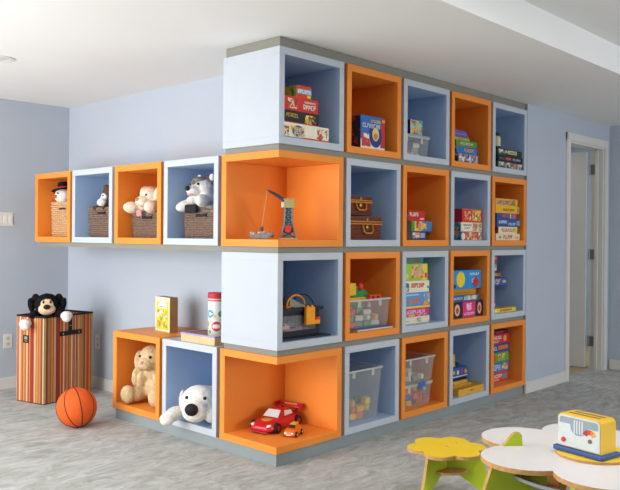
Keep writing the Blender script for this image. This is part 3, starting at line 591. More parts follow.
def weave(bm, w, d, h, z0, rows, n, amp, tap=0.0, r=.02):
    P_ = perim(w, d, r, n); rr = h/rows/2
    for j in range(rows):
        z = z0+h*(j+.5)/rows; s = 1-tap*(1-(j+.5)/rows)
        pts = [((x-w/2)*s+w/2+nx*amp*(1 if (i+j) % 2 else -1), (y-d/2)*s+d/2+ny*amp*(1 if (i+j) % 2 else -1), z) for i, (x, y, nx, ny) in enumerate(P_)]
        add_tube(bm, pts, rr*1.12, 5, True)
def basket(loc, rotz, w, d, h, m, label, rows=15, slot=True):
    t = thing('wicker_basket', label, 'basket', loc, rotz, 'baskets in the hanging cubbies')
    bm = bmesh.new(); weave(bm, w, d, h-.012, 0, rows, 44, .0035, .04); obj('woven_wall', bm, m, t, 'all')
    bm = bmesh.new(); P_ = perim(w, d, .02, 40); add_tube(bm, [(x, y, h-.008) for x, y, _, _ in P_], .009, 6, True); obj('braided_rim', bm, m, t, 'all')
    box('basket_bottom', m, .01, w-.01, .01, d-.01, .004, .01, t)
    if slot:
        bm = bmesh.new(); add_tube(bm, [(w*.38, -.004, h*.80), (w*.62, -.004, h*.80)], .009, 6); obj('handle_slot', bm, M_black, t, True)
        bm = bmesh.new(); add_tube(bm, [(w*.36, -.007, h*.80-.014), (w*.36, -.007, h*.80+.013), (w*.64, -.007, h*.80+.013), (w*.64, -.007, h*.80-.014)], .004, 6, True); obj('handle_frame', bm, m, t, True)
    return t
def lbase(r, k): x, y, z = LC[(r, k)]; return Vector((x, y, z))
def lw(r, k, x, y, z): b = lbase(r, k); return (b.x+y, b.y-x, b.z+z)     # cell-local to world
basket(lw(2, 1, .075, .10, T+.002), -PI/2, .41, .30, .185, M_wick, 'dark wicker basket under the husky plush')
basket(lw(2, 2, .060, .10, T+.002), -PI/2, .42, .30, .175, M_wick, 'dark wicker basket under the cream puppy plush')
basket(lw(2, 3, .060, .10, T+.002), -PI/2, .41, .30, .225, M_wick, 'dark wicker basket under the monkey plush')
basket(lw(2, 4, .070, .10, T+.002), -PI/2, .40, .30, .280, M_wick2, 'honey coloured wicker basket under the snowman plush', rows=17)
# picnic cases
M_tan = mat('tan_leather', 'c9842f', .5, .4, .12, 30)
def picnic(x0, x1, d, dep, z, h, label):
    b = base(2, 2); w = x1-x0
    t = thing('picnic_case', label, 'case', (b[0]+x0, b[1]+d, b[2]+z), 0, 'woven picnic cases')
    bm = bmesh.new(); weave(bm, w, dep, h*.6, 0, 9, 46, .002, 0, .018); obj('woven_body', bm, M_case, t, 'all')
    box('inner_core', M_case, .006, w-.006, .006, dep-.006, .001, h*.97, t, .004)
    bm = bmesh.new(); weave(bm, w+.006, dep+.006, h*.26, h*.7, 4, 46, .002, 0, .018); lid = obj('woven_lid', bm, M_case, t, 'all'); lid.location = (-.003, -.003, 0)
    bm = bmesh.new(); P_ = perim(w+.012, dep+.012, .02, 40); add_tube(bm, [(x-.006, y-.006, h*.66) for x, y, _, _ in P_], .0055, 6, True); add_tube(bm, [(x-.006, y-.006, h*.76) for x, y, _, _ in P_], .0045, 6, True); obj('leather_band', bm, M_tan, t, 'all')
    bm = bmesh.new(); cx = w*.55; add_tube(bm, [(cx-.05, -.012, h*.62), (cx-.045, -.022, h*.35), (cx-.03, -.024, h*.26), (cx+.03, -.024, h*.26), (cx+.045, -.022, h*.35), (cx+.05, -.012, h*.62)], .0055, 6); obj('handle', bm, M_tan, t, 'all')
    bm = bmesh.new(); add_lathe(bm, [(.013, 0), (.013, .004), (.008, .007)], 14); obj('clasp', bm, mat('brass', 'b89a5a', .35, .5, .05, metal=.8), t, True, (cx, -.009, h*.52), (PI/2, 0, 0))
    bm = bmesh.new(); add_lathe(bm, [(.010, 0), (.010, .004)], 12); obj('rivet', bm, mat('brass', 'b89a5a'), t, True, (cx, -.009, h*.86), (PI/2, 0, 0))
    return t
picnic(.015, .385, .055, .28, .004, .150, 'larger woven picnic case, underneath the smaller one')
picnic(.015, .305, .075, .24, .160, .125, 'smaller woven picnic case on top of the larger one')

# ------------------------------------------------------------ plush toys
def fur(name, col, s=0.55): return mat(name, col, .95, .1, .12, 45, s, 170)
def plush(name, ells, m, parent=None, vox=.007, loc=None, rotz=0, it=3, rough=.0016):
    bm = bmesh.new()
    for e in ells: add_ell(bm, e[0], e[1], e[2] if len(e) > 2 else None, 3)
    me = bpy.data.meshes.new('tmp'); bm.to_mesh(me); bm.free(); t = bpy.data.objects.new('tmp', me); C.objects.link(t)
    r = t.modifiers.new('r', 'REMESH'); r.mode = 'VOXEL'; r.voxel_size = vox
    s = t.modifiers.new('s', 'SMOOTH'); s.iterations = it; s.factor = .5
    dg = bpy.context.evaluated_depsgraph_get(); nm = bpy.data.meshes.new_from_object(t.evaluated_get(dg))
    bpy.data.objects.remove(t)
    rnd = random.Random(len(ells)); 
    for v in nm.vertices: v.co += v.normal*rnd.uniform(-rough, rough)
    nm.name = name; nm.materials.clear(); nm.materials.append(m); nm.polygons.foreach_set('use_smooth', [True]*len(nm.polygons))
    o = bpy.data.objects.new(name, nm); C.objects.link(o)
    if parent: o.parent = parent
    if loc: o.location = loc
    o.rotation_euler = (0, 0, rotz)
    return o
def ball(name, c, r, m, parent, rot=None):
    bm = bmesh.new(); add_ell(bm, c, r if isinstance(r, tuple) else (r, r, r), rot, 3); return obj(name, bm, m, parent, 'all')
M_eye = mat('black_bead', '15120f', .15, .6, 0)
M_nose = mat('black_felt', '1d1b1b', .6, .3, .05)
F_white = fur('white_fur', 'efe9e2'); F_cream = fur('cream_fur', 'efdcc6'); F_grey = fur('grey_fur', '8d857b'); F_brown = fur('brown_fur', '6b4633'); F_tan = fur('tan_fur', 'e0c49a', .9); F_black = fur('black_fur', '1d1b1d'); F_peach = fur('peach_felt', 'e9c4a0', .2); F_pink = fur('pink_felt', 'e2a5a8', .2)
GP = 'plush toys'
# husky (faces out of its cubby, local -y)
p = thing('husky_plush', 'white husky plush with grey cap and black nose leaning on basket', 'plush toy', lw(2, 1, .215, .16, T+.225), -PI/2, GP)
plush('body', [((0, .06, -.03), (.085, .07, .075)), ((0, .02, .05), (.07, .06, .06)), ((0, -.01, .105), (.082, .075, .068)), ((0, -.075, .085), (.045, .055, .036)), ((-.085, -.085, -.012), (.038, .062, .036), (.35, .3, -.35)), ((-.065, -.03, .02), (.042, .05, .04)), ((.10, -.085, .018), (.042, .07, .042), (0, -.4, .4)), ((.07, -.02, .03), (.045, .05, .04)), ((-.06, .02, .17), (.022, .014, .034), (0, -.35, 0)), ((.06, .02, .17), (.022, .014, .034), (0, .35, 0))], F_white, p)
plush('grey_cap', [((0, .03, .135), (.078, .068, .055)), ((0, -.03, .150), (.05, .05, .03)), ((0, -.075, .135), (.014, .03, .016)), ((.0, .09, .03), (.085, .05, .09)), ((.06, .028, .172), (.018, .012, .026), (0, .35, 0)), ((-.06, .028, .172), (.018, .012, .026), (0, -.35, 0))], F_grey, p)
ball('nose', (0, -.13, .098), (.02, .014, .017), M_nose, p)
for s in (-1, 1): ball('eye', (s*.038, -.075, .128), .0095, M_eye, p)
ball('mouth', (0, -.108, .06), (.022, .02, .01), F_pink, p)
box('bandana', mat('black_cloth', '232225', .9), -.06, .06, -.11, -.085, -.06, -.005, p, .01)
# cream puppy
p = thing('puppy_plush', 'cream puppy plush with floppy ears hanging over wicker basket', 'plush toy', lw(2, 2, .225, .16, T+.195), -PI/2, GP)
plush('body', [((0, .06, -.03), (.085, .07, .07)), ((0, .02, .04), (.07, .06, .05)), ((0, -.005, .095), (.085, .082, .075)), ((0, -.075, .06), (.055, .05, .04)), ((-.125, -.08, .02), (.05, .062, .042), (0, .4, -.4)), ((-.08, -.01, .03), (.05, .05, .04)), ((.12, -.085, .02), (.05, .062, .045), (0, -.4, .4)), ((.08, -.01, .03), (.05, .05, .04))], F_cream, p)
for s in (-1, 1): plush('ear', [((s*.082, .015, .105), (.03, .055, .075), (0, s*.25, 0)), ((s*.098, -.005, .045), (.026, .048, .055), (0, s*.05, 0))], F_cream, p)
ball('nose', (0, -.123, .072), (.016, .01, .012), fur('rose_felt', 'b98578', .2), p)
for s in (-1, 1): ball('eye', (s*.04, -.075, .105), .008, M_eye, p)
box('ribbon', ink('c98a92'), -.03, .03, -.11, -.095, -.045, .0, p, .008)
# monkey
p = thing('monkey_plush', 'brown and white monkey plush sitting in wicker basket', 'plush toy', lw(2, 3, .235, .17, T+.225), -PI/2, GP)
plush('body', [((0, .03, -.03), (.06, .05, .06)), ((0, .0, .055), (.05, .045, .05)), ((0, .01, .115), (.055, .05, .045)), ((.055, .01, .07), (.018, .01, .022)), ((-.055, .01, .07), (.018, .01, .022)), ((-.055, -.05, -.005), (.02, .05, .02), (0, 0, -.3)), ((.055, -.05, -.005), (.02, .05, .02), (0, 0, .3)), ((0, -.01, .155), (.03, .03, .018))], F_brown, p)
plush('white_face', [((0, -.036, .078), (.036, .022, .034)), ((0, -.055, .04), (.042, .035, .032))], F_white, p, .006)
plush('white_belly', [((0, -.03, -.02), (.04, .03, .035))], F_white, p, .006)
for s in (-1, 1): ball('eye', (s*.015, -.057, .09), .0055, M_eye, p)
# snowman
p = thing('snowman_plush', 'snowman plush with black hat and carrot nose in honey basket', 'plush toy', lw(2, 4, .165, .16, T+.315), -PI/2, GP)
plush('head', [((0, 0, .02), (.075, .07, .066)), ((0, .01, -.05), (.06, .06, .06))], F_white, p)
bm = bmesh.new(); add_lathe(bm, [(.115, .0), (.118, .004), (.112, .010), (.062, .010), (.058, .02), (.05, .066), (.04, .074), (.02, .07)], 24); h_ = obj('hat', bm, mat('black_felt_hat', '211f22', .9, .1, .05), p, True, (0.005, 0, .066), (.08, -.16, 0)); h_.scale = (.82, .82, .9)
bm = bmesh.new(); add_lathe(bm, [(.062, .011), (.0645, .013), (.062, .028), (.058, .029)], 24); obj('hat_band', bm, mat('red_ribbon', 'c23a2c', .7), h_, True)
bm = bmesh.new(); add_tube(bm, [(0, -.06, .012), (0, -.09, .010), (0, -.125, .006)], [.017, .012, .002], 10); obj('carrot_nose', bm, mat('carrot_felt', 'e8761f', .7), p, True)
for s in (-1, 1): ball('eye', (s*.026, -.065, .038), .008, M_eye, p)
# tan bunny sitting in the orange floor cubby
p = thing('bunny_plush', 'tan shaggy bunny plush seated in the orange floor cubby', 'plush toy', lw(4, 2, .245, .165, T+.010), -PI/2+.25, GP); p.scale = (1.08, 1.08, 1.12)
plush('body', [((0, .05, .095), (.09, .08, .095)), ((0, .02, .19), (.065, .06, .055)), ((0, -.005, .275), (.088, .08, .085)), ((0, -.065, .25), (.055, .045, .042)), ((-.095, -.035, .05), (.055, .095, .048), (0, 0, -.25)), ((-.115, -.105, .055), (.05, .04, .058)), ((.095, -.035, .05), (.055, .095, .048), (0, 0, .25)), ((.115, -.105, .055), (.05, .04, .058)), ((-.075, -.01, .13), (.035, .045, .075), (.5, .3, 0)), ((.075, -.01, .13), (.035, .045, .075), (.5, -.3, 0))], F_tan, p, rough=.003)
for s in (-1, 1): plush('ear', [((s*.096, .0, .245), (.034, .056, .075), (0, s*.12, 0)), ((s*.110, -.015, .15), (.032, .05, .065))], F_tan, p, rough=.003)
ball('nose', (0, -.11, .262), (.014, .009, .01), F_pink, p)
for s in (-1, 1): ball('eye', (s*.042, -.073, .295), .0095, M_eye, p)
# white dog leaning out of the blue floor cubby
p = thing('dog_plush', 'white dog plush with big black nose leaning out of floor cubby', 'plush toy', lw(4, 1, .335, .05, T+.008), -PI/2+.62, GP); p.scale = (1.05, 1.05, 1.08)
plush('body', [((0, .17, .09), (.12, .15, .088)), ((0, .05, .10), (.09, .08, .075)), ((0, -.01, .118), (.115, .10, .100)), ((0, -.10, .085), (.078, .075, .065)), ((-.15, -.02, .045), (.045, .10, .042), (0, 0, -.2)), ((-.175, -.085, .028), (.045, .055, .038)), ((.105, .02, .05), (.035, .09, .045), (0, 0, .1)), ((.09, -.08, .06), (.035, .04, .045))], F_white, p, vox=.008)
for s in (-1, 1): plush('ear', [((s*.112, .03, .11), (.022, .055, .07), (0, s*.05, 0))], fur('blush_fur', 'efd3d0'), p)
ball('nose', (.0, -.175, .108), (.041, .024, .036), M_nose, p)
for s in (-1, 1): ball('eye', (s*.055, -.088, .158), .0105, M_eye, p)

# ------------------------------------------------------------ hamper, plush, ball
def stripe_mat():
    m = bpy.data.materials.new('striped_canvas'); m.use_nodes = True; nt = m.node_tree; b = nt.nodes['Principled BSDF']; b.inputs['Roughness'].default_value = .8; b.inputs['Specular IOR Level'].default_value = .15
    tc = nt.nodes.new('ShaderNodeTexCoord'); sp = nt.nodes.new('ShaderNodeSeparateXYZ'); nt.links.new(tc.outputs['Object'], sp.inputs[0])
    a = nt.nodes.new('ShaderNodeMath'); a.operation = 'ADD'; nt.links.new(sp.outputs[0], a.inputs[0]); nt.links.new(sp.outputs[1], a.inputs[1])
    mu = nt.nodes.new('ShaderNodeMath'); mu.operation = 'MULTIPLY'; mu.inputs[1].default_value = 150; nt.links.new(a.outputs[0], mu.inputs[0])
    fl = nt.nodes.new('ShaderNodeMath'); fl.operation = 'FLOOR'; nt.links.new(mu.outputs[0], fl.inputs[0])
    wn = nt.nodes.new('ShaderNodeTexWhiteNoise'); wn.noise_dimensions = '1D'; nt.links.new(fl.outputs[0], wn.inputs['W'])
    r = nt.nodes.new('ShaderNodeValToRGB'); r.color_ramp.interpolation = 'CONSTANT'; e = r.color_ramp.elements
    cols = ['b5402e', 'd07a4a', 'e3c6a0', 'c9543a', '8a3a3a', 'd0a03a', 'dcae94', 'b04a3a', '8a8a5a', 'c8703c', 'b5503e', '6a3a34', '9a8a5a', 'c9963e']
    while len(e) < len(cols): e.new(.5)
    for i, c in enumerate(cols): e[i].position = i/len(cols); e[i].color = lin(c)
    nt.links.new(wn.outputs['Value'], r.inputs['Fac']); nt.links.new(r.outputs['Color'], b.inputs['Base Color'])
    return m
M_stripe = stripe_mat(); M_strap = mat('black_webbing', '24211f', .7, .2, .05)
HR = math.radians(13); HW, HD, HH = .49, .31, .675
hm = thing('hamper', 'striped canvas hamper with black trim in the room corner', 'hamper', (-.155, 2.385, .001), HR)
box('canvas_panel', M_stripe, 0, HW, 0, .008, .006, HH-.01, hm); box('canvas_panel', M_stripe, 0, HW, HD-.008, HD, .006, HH-.01, hm)
box('canvas_panel', M_stripe, 0, .008, .008, HD-.008, .006, HH-.01, hm); box('canvas_panel', M_stripe, HW-.008, HW, .008, HD-.008, .006, HH-.01, hm)
box('hamper_bottom', M_strap, 0, HW, 0, HD, 0, .006, hm)
bm = bmesh.new(); add_rim(bm, 0, HW, 0, HD, HH-.014, HH, .003, .011); obj('black_trim', bm, M_strap, hm)
box('strap', M_strap, .15, .37, -.006, 0, .51, .545, hm, .002); box('strap', M_strap, .235, .27, -.0075, 0, .53, .655, hm, .002)
for x, z in ((.18, .527), (.34, .527), (.252, .585), (.252, .635)):
    bm = bmesh.new(); add_ell(bm, (x, -.0075, z), (.007, .004, .007), sub=2); obj('rivet', bm, M_metal, hm, 'all')
tg = box('label_patch', M_strap, -.003, .0005, .17, .235, .46, .52, hm)
box('patch_print', ink('9a958c'), -.0038, -.002, .185, .22, .472, .478, hm); box('patch_print', ink('9a958c'), -.0038, -.002, .185, .22, .487, .51, hm)
HM = Matrix.Translation((-.155, 2.385, 0)) @ Matrix.Rotation(HR, 4, 'Z')
p = thing('puppy_plush', 'black and peach floppy-eared plush puppy peering out of the hamper', 'plush toy', HM @ Vector((.125, .115, HH-.035)), HR-math.radians(42), GP)
plush('body', [((0, .05, -.10), (.085, .07, .13)), ((0, .01, .02), (.06, .055, .06)), ((0, -.01, .115), (.095, .085, .088)), ((-.095, -.055, .04), (.035, .055, .035), (0, .4, -.4)), ((.10, -.06, .05), (.035, .055, .035), (0, -.3, .3))], F_black, p)
plush('muzzle', [((0, -.065, .085), (.066, .048, .05)), ((0, -.075, .125), (.05, .022, .042))], F_peach, p, .006)
for s in (-1, 1): plush('ear', [((s*.085, .01, .165), (.03, .035, .035)), ((s*.118, .0, .11), (.025, .045, .06), (0, s*.2, 0))], F_black, p)
ball('nose', (0, -.118, .105), (.026, .018, .019), M_nose, p)
for s in (-1, 1): ball('eye', (s*.026, -.094, .142), (.008, .006, .012), M_eye, p)
for s, x, z in ((-1, -.155, -.02), (1, .145, .035)): plush('mitten', [((x, -.105, z), (.046, .044, .036)), ((x-s*.0, -.14, z-.02), (.034, .028, .028))], F_white, p, .006)
bl = thing('basketball', 'orange plush basketball with dark seams on the carpet', 'ball', (-.315, 1.62, .134))
bm = bmesh.new(); bmesh.ops.create_uvsphere(bm, u_segments=40, v_segments=24, radius=.134); obj('ball_body', bm, mat('orange_ball_fabric', 'e2612a', .75, .2, .08, 20, .15, 250), bl, 'all')
def ring(fn, n=48): return [Vector(fn(2*PI*k/n)) for k in range(n)]
Rb = Euler((-.35, .18, .5)).to_matrix()
for k, f in enumerate([(lambda a, q=q: (math.cos(a)*math.cos(q), math.cos(a)*math.sin(q), math.sin(a))) for q in (0.75, 0.75+PI/4, 0.75+PI/2, 0.75+3*PI/4)]):
    bm = bmesh.new(); add_tube(bm, [Rb @ v*.1335 for v in ring(f)], .0035, 6, True); obj('seam', bm, mat('dark_seam', '4a2a1c', .8), bl, 'all')

# ------------------------------------------------------------ things on the floor cubbies
zt = TOE+CH+.0005
M_pine = mat('pine_board', 'd8b98a', .6, .3, .12, 14); M_walnut = mat('brown_board_edge', 'a5774c', .6, .3, .12, 14)
t = thing('picture_block', 'upright wooden box with yellow picture cover on orange cubby', 'box', (.205, 1.285, zt), math.radians(-96+180))
bm = bmesh.new(); add_box(bm, 0, .2, -.065, 0, 0, .245, .002); obj('block_body', bm, M_walnut, t)
box('frame_print', ink('ece0c2'), 0.001, .199, -.0, .0012, 0.001, .244, t); box('cover_print', ink('f0cf2c'), .016, .184, .0, .0018, .016, .21, t)
bm = bmesh.new(); add_prism(bm, [(.065*math.cos(PI*k/10), .05*math.sin(PI*k/10)) for k in range(11)], -.0006, .0006); obj('cover_arch', bm, ink('e6e4dc'), t, loc=(.1, .0022, .165), rot=(PI/2, 0, 0))
box('cover_picture', art_mat(['f0cf2c', 'e0a03a', '8fae4a', 'f3e9d2', 'd8603a', 'f0cf2c'], 45), .03, .17, .0, .0022, .03, .15, t); box('cover_stripe', ink('8fb5a5'), .045, .155, .0, .003, .172, .18, t)
t = thing('game_tray', 'low pine tray with lilac rim on the blue floor cubby', 'tray', (.03, .585, zt))
bm = bmesh.new(); add_shell(bm, 0, .33, 0, .34, .046, 0, .012); obj('tray_body', bm, M_pine, t)
bm = bmesh.new(); add_rim(bm, 0, .33, 0, .34, .046, .056, .002, .014); obj('lilac_rim', bm, ink('a99acb'), t)
cn = thing('toy_canister', 'white canister with red lid and blue dot in lilac tray', 'canister', (.19, .762, zt+.0135))
bm = bmesh.new(); add_lathe(bm, [(.052, 0), (.054, .003), (.054, .265)], 32); obj('canister_body', bm, ink('e3e6e4'), cn, True)
bm = bmesh.new(); add_lathe(bm, [(.0555, .262), (.0565, .266), (.0565, .295), (.052, .3)], 32); obj('lid', bm, ink('c9353c'), cn, True)
bm = bmesh.new(); add_lathe(bm, [(.0545, .245), (.0545, .256)], 32, False); obj('printed_band', bm, ink('d86a6a'), cn, True)
def can_dot(a, z, r, col, name='printed_dot'):
    bm = bmesh.new(); n = 16; c = bm.verts.new((.0552*math.cos(a), .0552*math.sin(a), z)); vs2 = []
    for k in range(n):
        th = a+r*math.cos(2*PI*k/n)/.0545; vs2.append(bm.verts.new((.0550*math.cos(th), .0550*math.sin(th), z+r*math.sin(2*PI*k/n))))
    for k in range(n): bm.faces.new((c, vs2[k], vs2[(k+1) % n]))
    obj(name, bm, ink(col), cn)
for a, z, r, c_ in ((PI*1.02, .165, .026, '4aa3c9'), (PI*1.28, .085, .032, 'cf3a3f'), (PI*1.22, .15, .010, 'e8c84a'), (PI*1.45, .165, .02, '6a9a8a'), (PI*1.0, .05, .012, '7aa86a'), (PI*.85, .1, .02, 'e0a03a'), (PI*1.6, .07, .024, '4aa3c9')): can_dot(a, z, r, c_)
for a, z, r, c_ in ((PI*1.02, .165, .012, 'e8eef0'), (PI*1.28, .085, .014, 'f0dcdc')):
    can_dot(a, z, r, c_)
    cn.children[-1].scale = (1.012, 1.012, 1)

# ------------------------------------------------------------ toy crane
zc = zrow(2)+T+.0005
t = thing('toy_crane', 'grey lattice toy crane with tan cab in the corner cubby', 'toy crane', (.215, .135, zc), math.radians(-42))
M_cg = mat('crane_grey', '6d7b86', .5, .4, .08, 30); M_cb = mat('crane_base', 'c9a56a', .6, .3, .08); M_cab = mat('crane_cab', 'a39a6a', .6, .3, .15, 40); M_dark = mat('crane_dark', '2f3c46', .5, .4, .06)
box('base_plate', M_cb, -.055, .055, -.05, .05, 0, .008, t, .002)
bm = bmesh.new()
def leg_pt(sx, sy, z):
    w = .046-(.024*min(z, .10)/.10) if z < .1 else .022-.003*(z-.1)/.08
    return Vector((sx*w, sy*w, z))
lv = [.008, .05, .10, .13, .16, .185]
for sx, sy in ((-1, -1), (1, -1), (1, 1), (-1, 1)):
    add_tube(bm, [leg_pt(sx, sy, z) for z in lv], .005, 6)
obj('tower_leg', bm, M_cg, t, True)
t.children[-1].name = 'tower_frame'
bm = bmesh.new(); cs = [(-1, -1), (1, -1), (1, 1), (-1, 1)]
for i in range(4):
    a, b = cs[i], cs[(i+1) % 4]
    for z0, z1 in zip(lv, lv[1:]):
        add_tube(bm, [leg_pt(*a, z0), leg_pt(*b, z1)], .0028, 5); add_tube(bm, [leg_pt(*b, z0), leg_pt(*a, z1)], .0028, 5); add_tube(bm, [leg_pt(*a, z1), leg_pt(*b, z1)], .003, 5)
obj('cross_brace', bm, M_dark, t, True)
box('tower_core', mat('crane_core', '8c98a0', .6), -.018, .018, -.018, .018, .008, .185, t)
bm = bmesh.new(); add_prism(bm, [(-.014, -.02), (.006, -.022), (.016, -.004), (.01, .02), (-.01, .022), (-.018, .004)], 0, .004, .001); obj('red_sign', bm, ink('d8322a'), t, loc=(.0, -.043, .062), rot=(PI/2, .3, 0))
box('cab', M_cab, -.026, .036, -.028, .028, .187, .236, t, .003); box('cab_front', ink('d9d6cc'), -.042, -.0255, -.02, .02, .19, .222, t, .002)
box('cab_roof', M_cb, -.03, .039, -.03, .03, .236, .242, t, .002)
bm = bmesh.new(); add_tube(bm, [(-.01, 0, .225), (-.07, 0, .262), (-.125, 0, .292)], [.012, .010, .005], 8); obj('jib', bm, M_dark, t, True)
RT = Matrix.Translation(t.location) @ Matrix.Rotation(math.radians(-42), 4, 'Z'); tip = RT @ Vector((-.125, 0, .290))
cg = Vector((.072, .212, zc)); loc_cg = RT.inverted() @ (cg+Vector((0, 0, .075)))
bm = bmesh.new(); add_tube(bm, [(-.125, 0, .290), loc_cg], .0014, 5); obj('hook_line', bm, mat('string', 'b8a58a', .8), t, True)
rk = thing('toy_scrap_load', 'grey pile of toy scrap hanging under the crane line', 'toy', cg, -.8); rk.scale = (1.35, 1.35, 1.4)
bm = bmesh.new(); rnd = random.Random(3)
add_prism(bm, [(-.05, 0), (.03, 0), (.055, .028), (.02, .03), (-.05, .016)], -.022, .022, .003); bmesh.ops.rotate(bm, verts=bm.verts, matrix=Matrix.Rotation(PI/2, 3, 'X'), cent=(0, 0, 0)); obj('scrap_body', bm, mat('scrap_grey', '85807c', .6, .3, .3, 60, .3, 90), rk)
for k in range(9):
    bm = bmesh.new(); add_ell(bm, (0, 0, 0), (.013+.006*rnd.random(), .011, .009), (rnd.random(), rnd.random(), rnd.random()*3), 1); obj('scrap_lump', bm, ink(rnd.choice(['9a938c', 'b0705f', '77726e', 'c2b8ae'])), rk, loc=(-.045+.011*k+rnd.uniform(-.005, .005), rnd.uniform(-.022, .01), .014+.022*rnd.random()))
bm = bmesh.new(); add_tube(bm, [(0, 0, .028), (0, 0, .052)], .007, 8); obj('hook', bm, M_dark, rk, True)

# ------------------------------------------------------------ toy cars (generic)
def wheel(par, x, y, r, wd, hubc, sgn):
    bm = bmesh.new(); add_lathe(bm, [(r*.55, -wd/2), (r*.92, -wd/2), (r, -wd*.3), (r, wd*.3), (r*.92, wd/2), (r*.55, wd/2)], 24); w = obj('wheel', bm, mat('tyre_rubber', '26221f', .7, .2), par, True, (x, y, r), (PI/2, 0, 0))
    bm = bmesh.new(); add_lathe(bm, [(r*.56, -wd*.52), (r*.5, -wd*.56), (r*.15, -wd*.5)], 16); add_lathe(bm, [(r*.15, wd*.5), (r*.5, wd*.56), (r*.56, wd*.52)], 16); obj('hub', bm, ink(hubc), w, True)
def loft_car(secs, nprof=12):
    # secs: (x, half width bottom, half width top, z bottom, z shoulder, z top) from nose to tail
    bm = bmesh.new(); rings = []
    for x, wb, wt, z0, zs_, z1 in secs:
        pr = [(-wb*.92, z0), (-wb, z0+(zs_-z0)*.4), (-wb*.97, zs_), (-wt, z1-(z1-zs_)*.12), (-wt*.8, z1), (wt*.8, z1), (wt, z1-(z1-zs_)*.12), (wb*.97, zs_), (wb, z0+(zs_-z0)*.4), (wb*.92, z0)]
        rings.append([bm.verts.new((x, y, z)) for y, z in pr])
    for a, b in zip(rings, rings[1:]):
        for k in range(len(a)): bm.faces.new((a[k], a[(k+1) % len(a)], b[(k+1) % len(a)], b[k]))
    bm.faces.new(rings[0][::-1]); bm.faces.new(rings[-1])
    return bm
zf = zrow(4)+T+.0005
M_red = mat('red_car_paint', 'c81f2c', .25, .5, .03, 8); M_win = mat('pale_window', 'd9dde0', .25, .5, .03)
car = thing('toy_race_car', 'large glossy red toy race car with rear wing in corner cubby', 'toy car', (.308, .322, zf), math.radians(12)); car.scale = (1.06, 1.04, 1.1)
# local +x is the tail, -x the nose
bm = loft_car([(-.172, .045, .03, .018, .03, .036), (-.165, .068, .052, .012, .034, .045), (-.14, .082, .066, .010, .042, .057), (-.09, .086, .068, .010, .05, .066), (-.05, .083, .066, .010, .053, .07), (.05, .081, .062, .010, .055, .072), (.1, .086, .066, .010, .058, .074), (.15, .084, .062, .014, .06, .074), (.168, .076, .052, .022, .056, .070)])
b_ = obj('car_body', bm, M_red, car, True); sb = b_.modifiers.new('s', 'SUBSURF'); sb.levels = 1; sb.render_levels = 1
bm = loft_car([(-.055, .064, .060, .062, .066, .069), (-.005, .062, .048, .062, .085, .108), (.045, .060, .046, .062, .088, .113), (.095, .058, .040, .062, .08, .095), (.135, .05, .035, .062, .07, .074)]); cb = obj('cabin', bm, M_red, car, True)
bm = bmesh.new(); vsx = [bm.verts.new(v) for v in ((-.0545, -.052, .073), (-.0545, .052, .073), (-.012, .042, .1045), (-.012, -.042, .1045))]; f = bm.faces.new(vsx); bmesh.ops.extrude_face_region(bm, geom=[f]); bmesh.ops.translate(bm, verts=bm.verts[-4:], vec=(-.002, 0, .0025)); obj('windscreen', bm, M_win, cb)
for s in (-1, 1):
    bm = bmesh.new(); vsx = [bm.verts.new(v) for v in ((0, s*.0625, .076), (.085, s*.0600, .076), (.08, s*.0525, .096), (.01, s*.0535, .103))]; f = bm.faces.new(vsx); bmesh.ops.extrude_face_region(bm, geom=[f]); bmesh.ops.translate(bm, verts=bm.verts[-4:], vec=(0, s*.002, .0005)); obj('side_window', bm, M_win, cb)
    for x in (-.105, .108): wheel(car, x, s*.080, .029 if x < 0 else .032, .026, 'a8232b', s)
    bm = bmesh.new(); add_ell(bm, (-.152, s*.055, .046), (.016, .014, .006), (0, -.25, s*.5), 2); obj('headlight', bm, ink('e6e2d4'), car, 'all')
    box('wing_strut', M_red, .135, .15, s*.05-.003, s*.05+.003, .068, .098, car)
bm = bmesh.new(); add_box(bm, .122, .168, -.088, .088, .097, .102, .002); add_box(bm, .12, .172, -.09, -.086, .088, .118, .001); add_box(bm, .12, .172, .086, .09, .088, .118, .001); add_box(bm, .16, .166, -.086, .086, .1, .118, .001); obj('rear_wing', bm, M_red, car)
box('wing_print', ink('e0a03a'), .1595, .1605, -.045, .045, .105, .114, car)
bm = bmesh.new(); add_ell(bm, (-.095, .0, .0655), (.026, .036, .0045), (0, -.12, 0), 2); obj('bonnet_print', bm, ink('c98a1f'), car, 'all')
box('front_lip', ink('9a1a24'), -.176, -.15, -.06, .06, .008, .016, car, .003)
oc = thing('toy_car', 'small orange toy car in front of the red race car', 'toy car', (.262, .125, zf), math.radians(22))
bm = loft_car([(-.068, .03, .024, .012, .022, .03), (-.062, .036, .03, .008, .028, .038), (-.03, .038, .032, .008, .034, .046), (.03, .038, .032, .008, .036, .05), (.062, .036, .03, .01, .036, .048), (.068, .03, .026, .014, .034, .044)]); M_or = mat('orange_toy_paint', 'ea6a1c', .3, .5, .03); obj('car_body', bm, M_or, oc, True)
bm = loft_car([(-.028, .028, .026, .04, .044, .046), (-.008, .027, .022, .04, .055, .064), (.025, .027, .022, .04, .055, .066), (.05, .026, .02, .04, .05, .056)]); cb = obj('cabin', bm, M_or, oc, True)
bm = bmesh.new(); vsx = [bm.verts.new(v) for v in ((-.0275, -.022, .047), (-.0275, .022, .047), (-.0105, .019, .062), (-.0105, -.019, .062))]; f = bm.faces.new(vsx); bmesh.ops.extrude_face_region(bm, geom=[f]); bmesh.ops.translate(bm, verts=bm.verts[-4:], vec=(-.002, 0, .002)); obj('windscreen', bm, mat('smoked_window', '3a2f2a', .2), cb)
bm = bmesh.new()
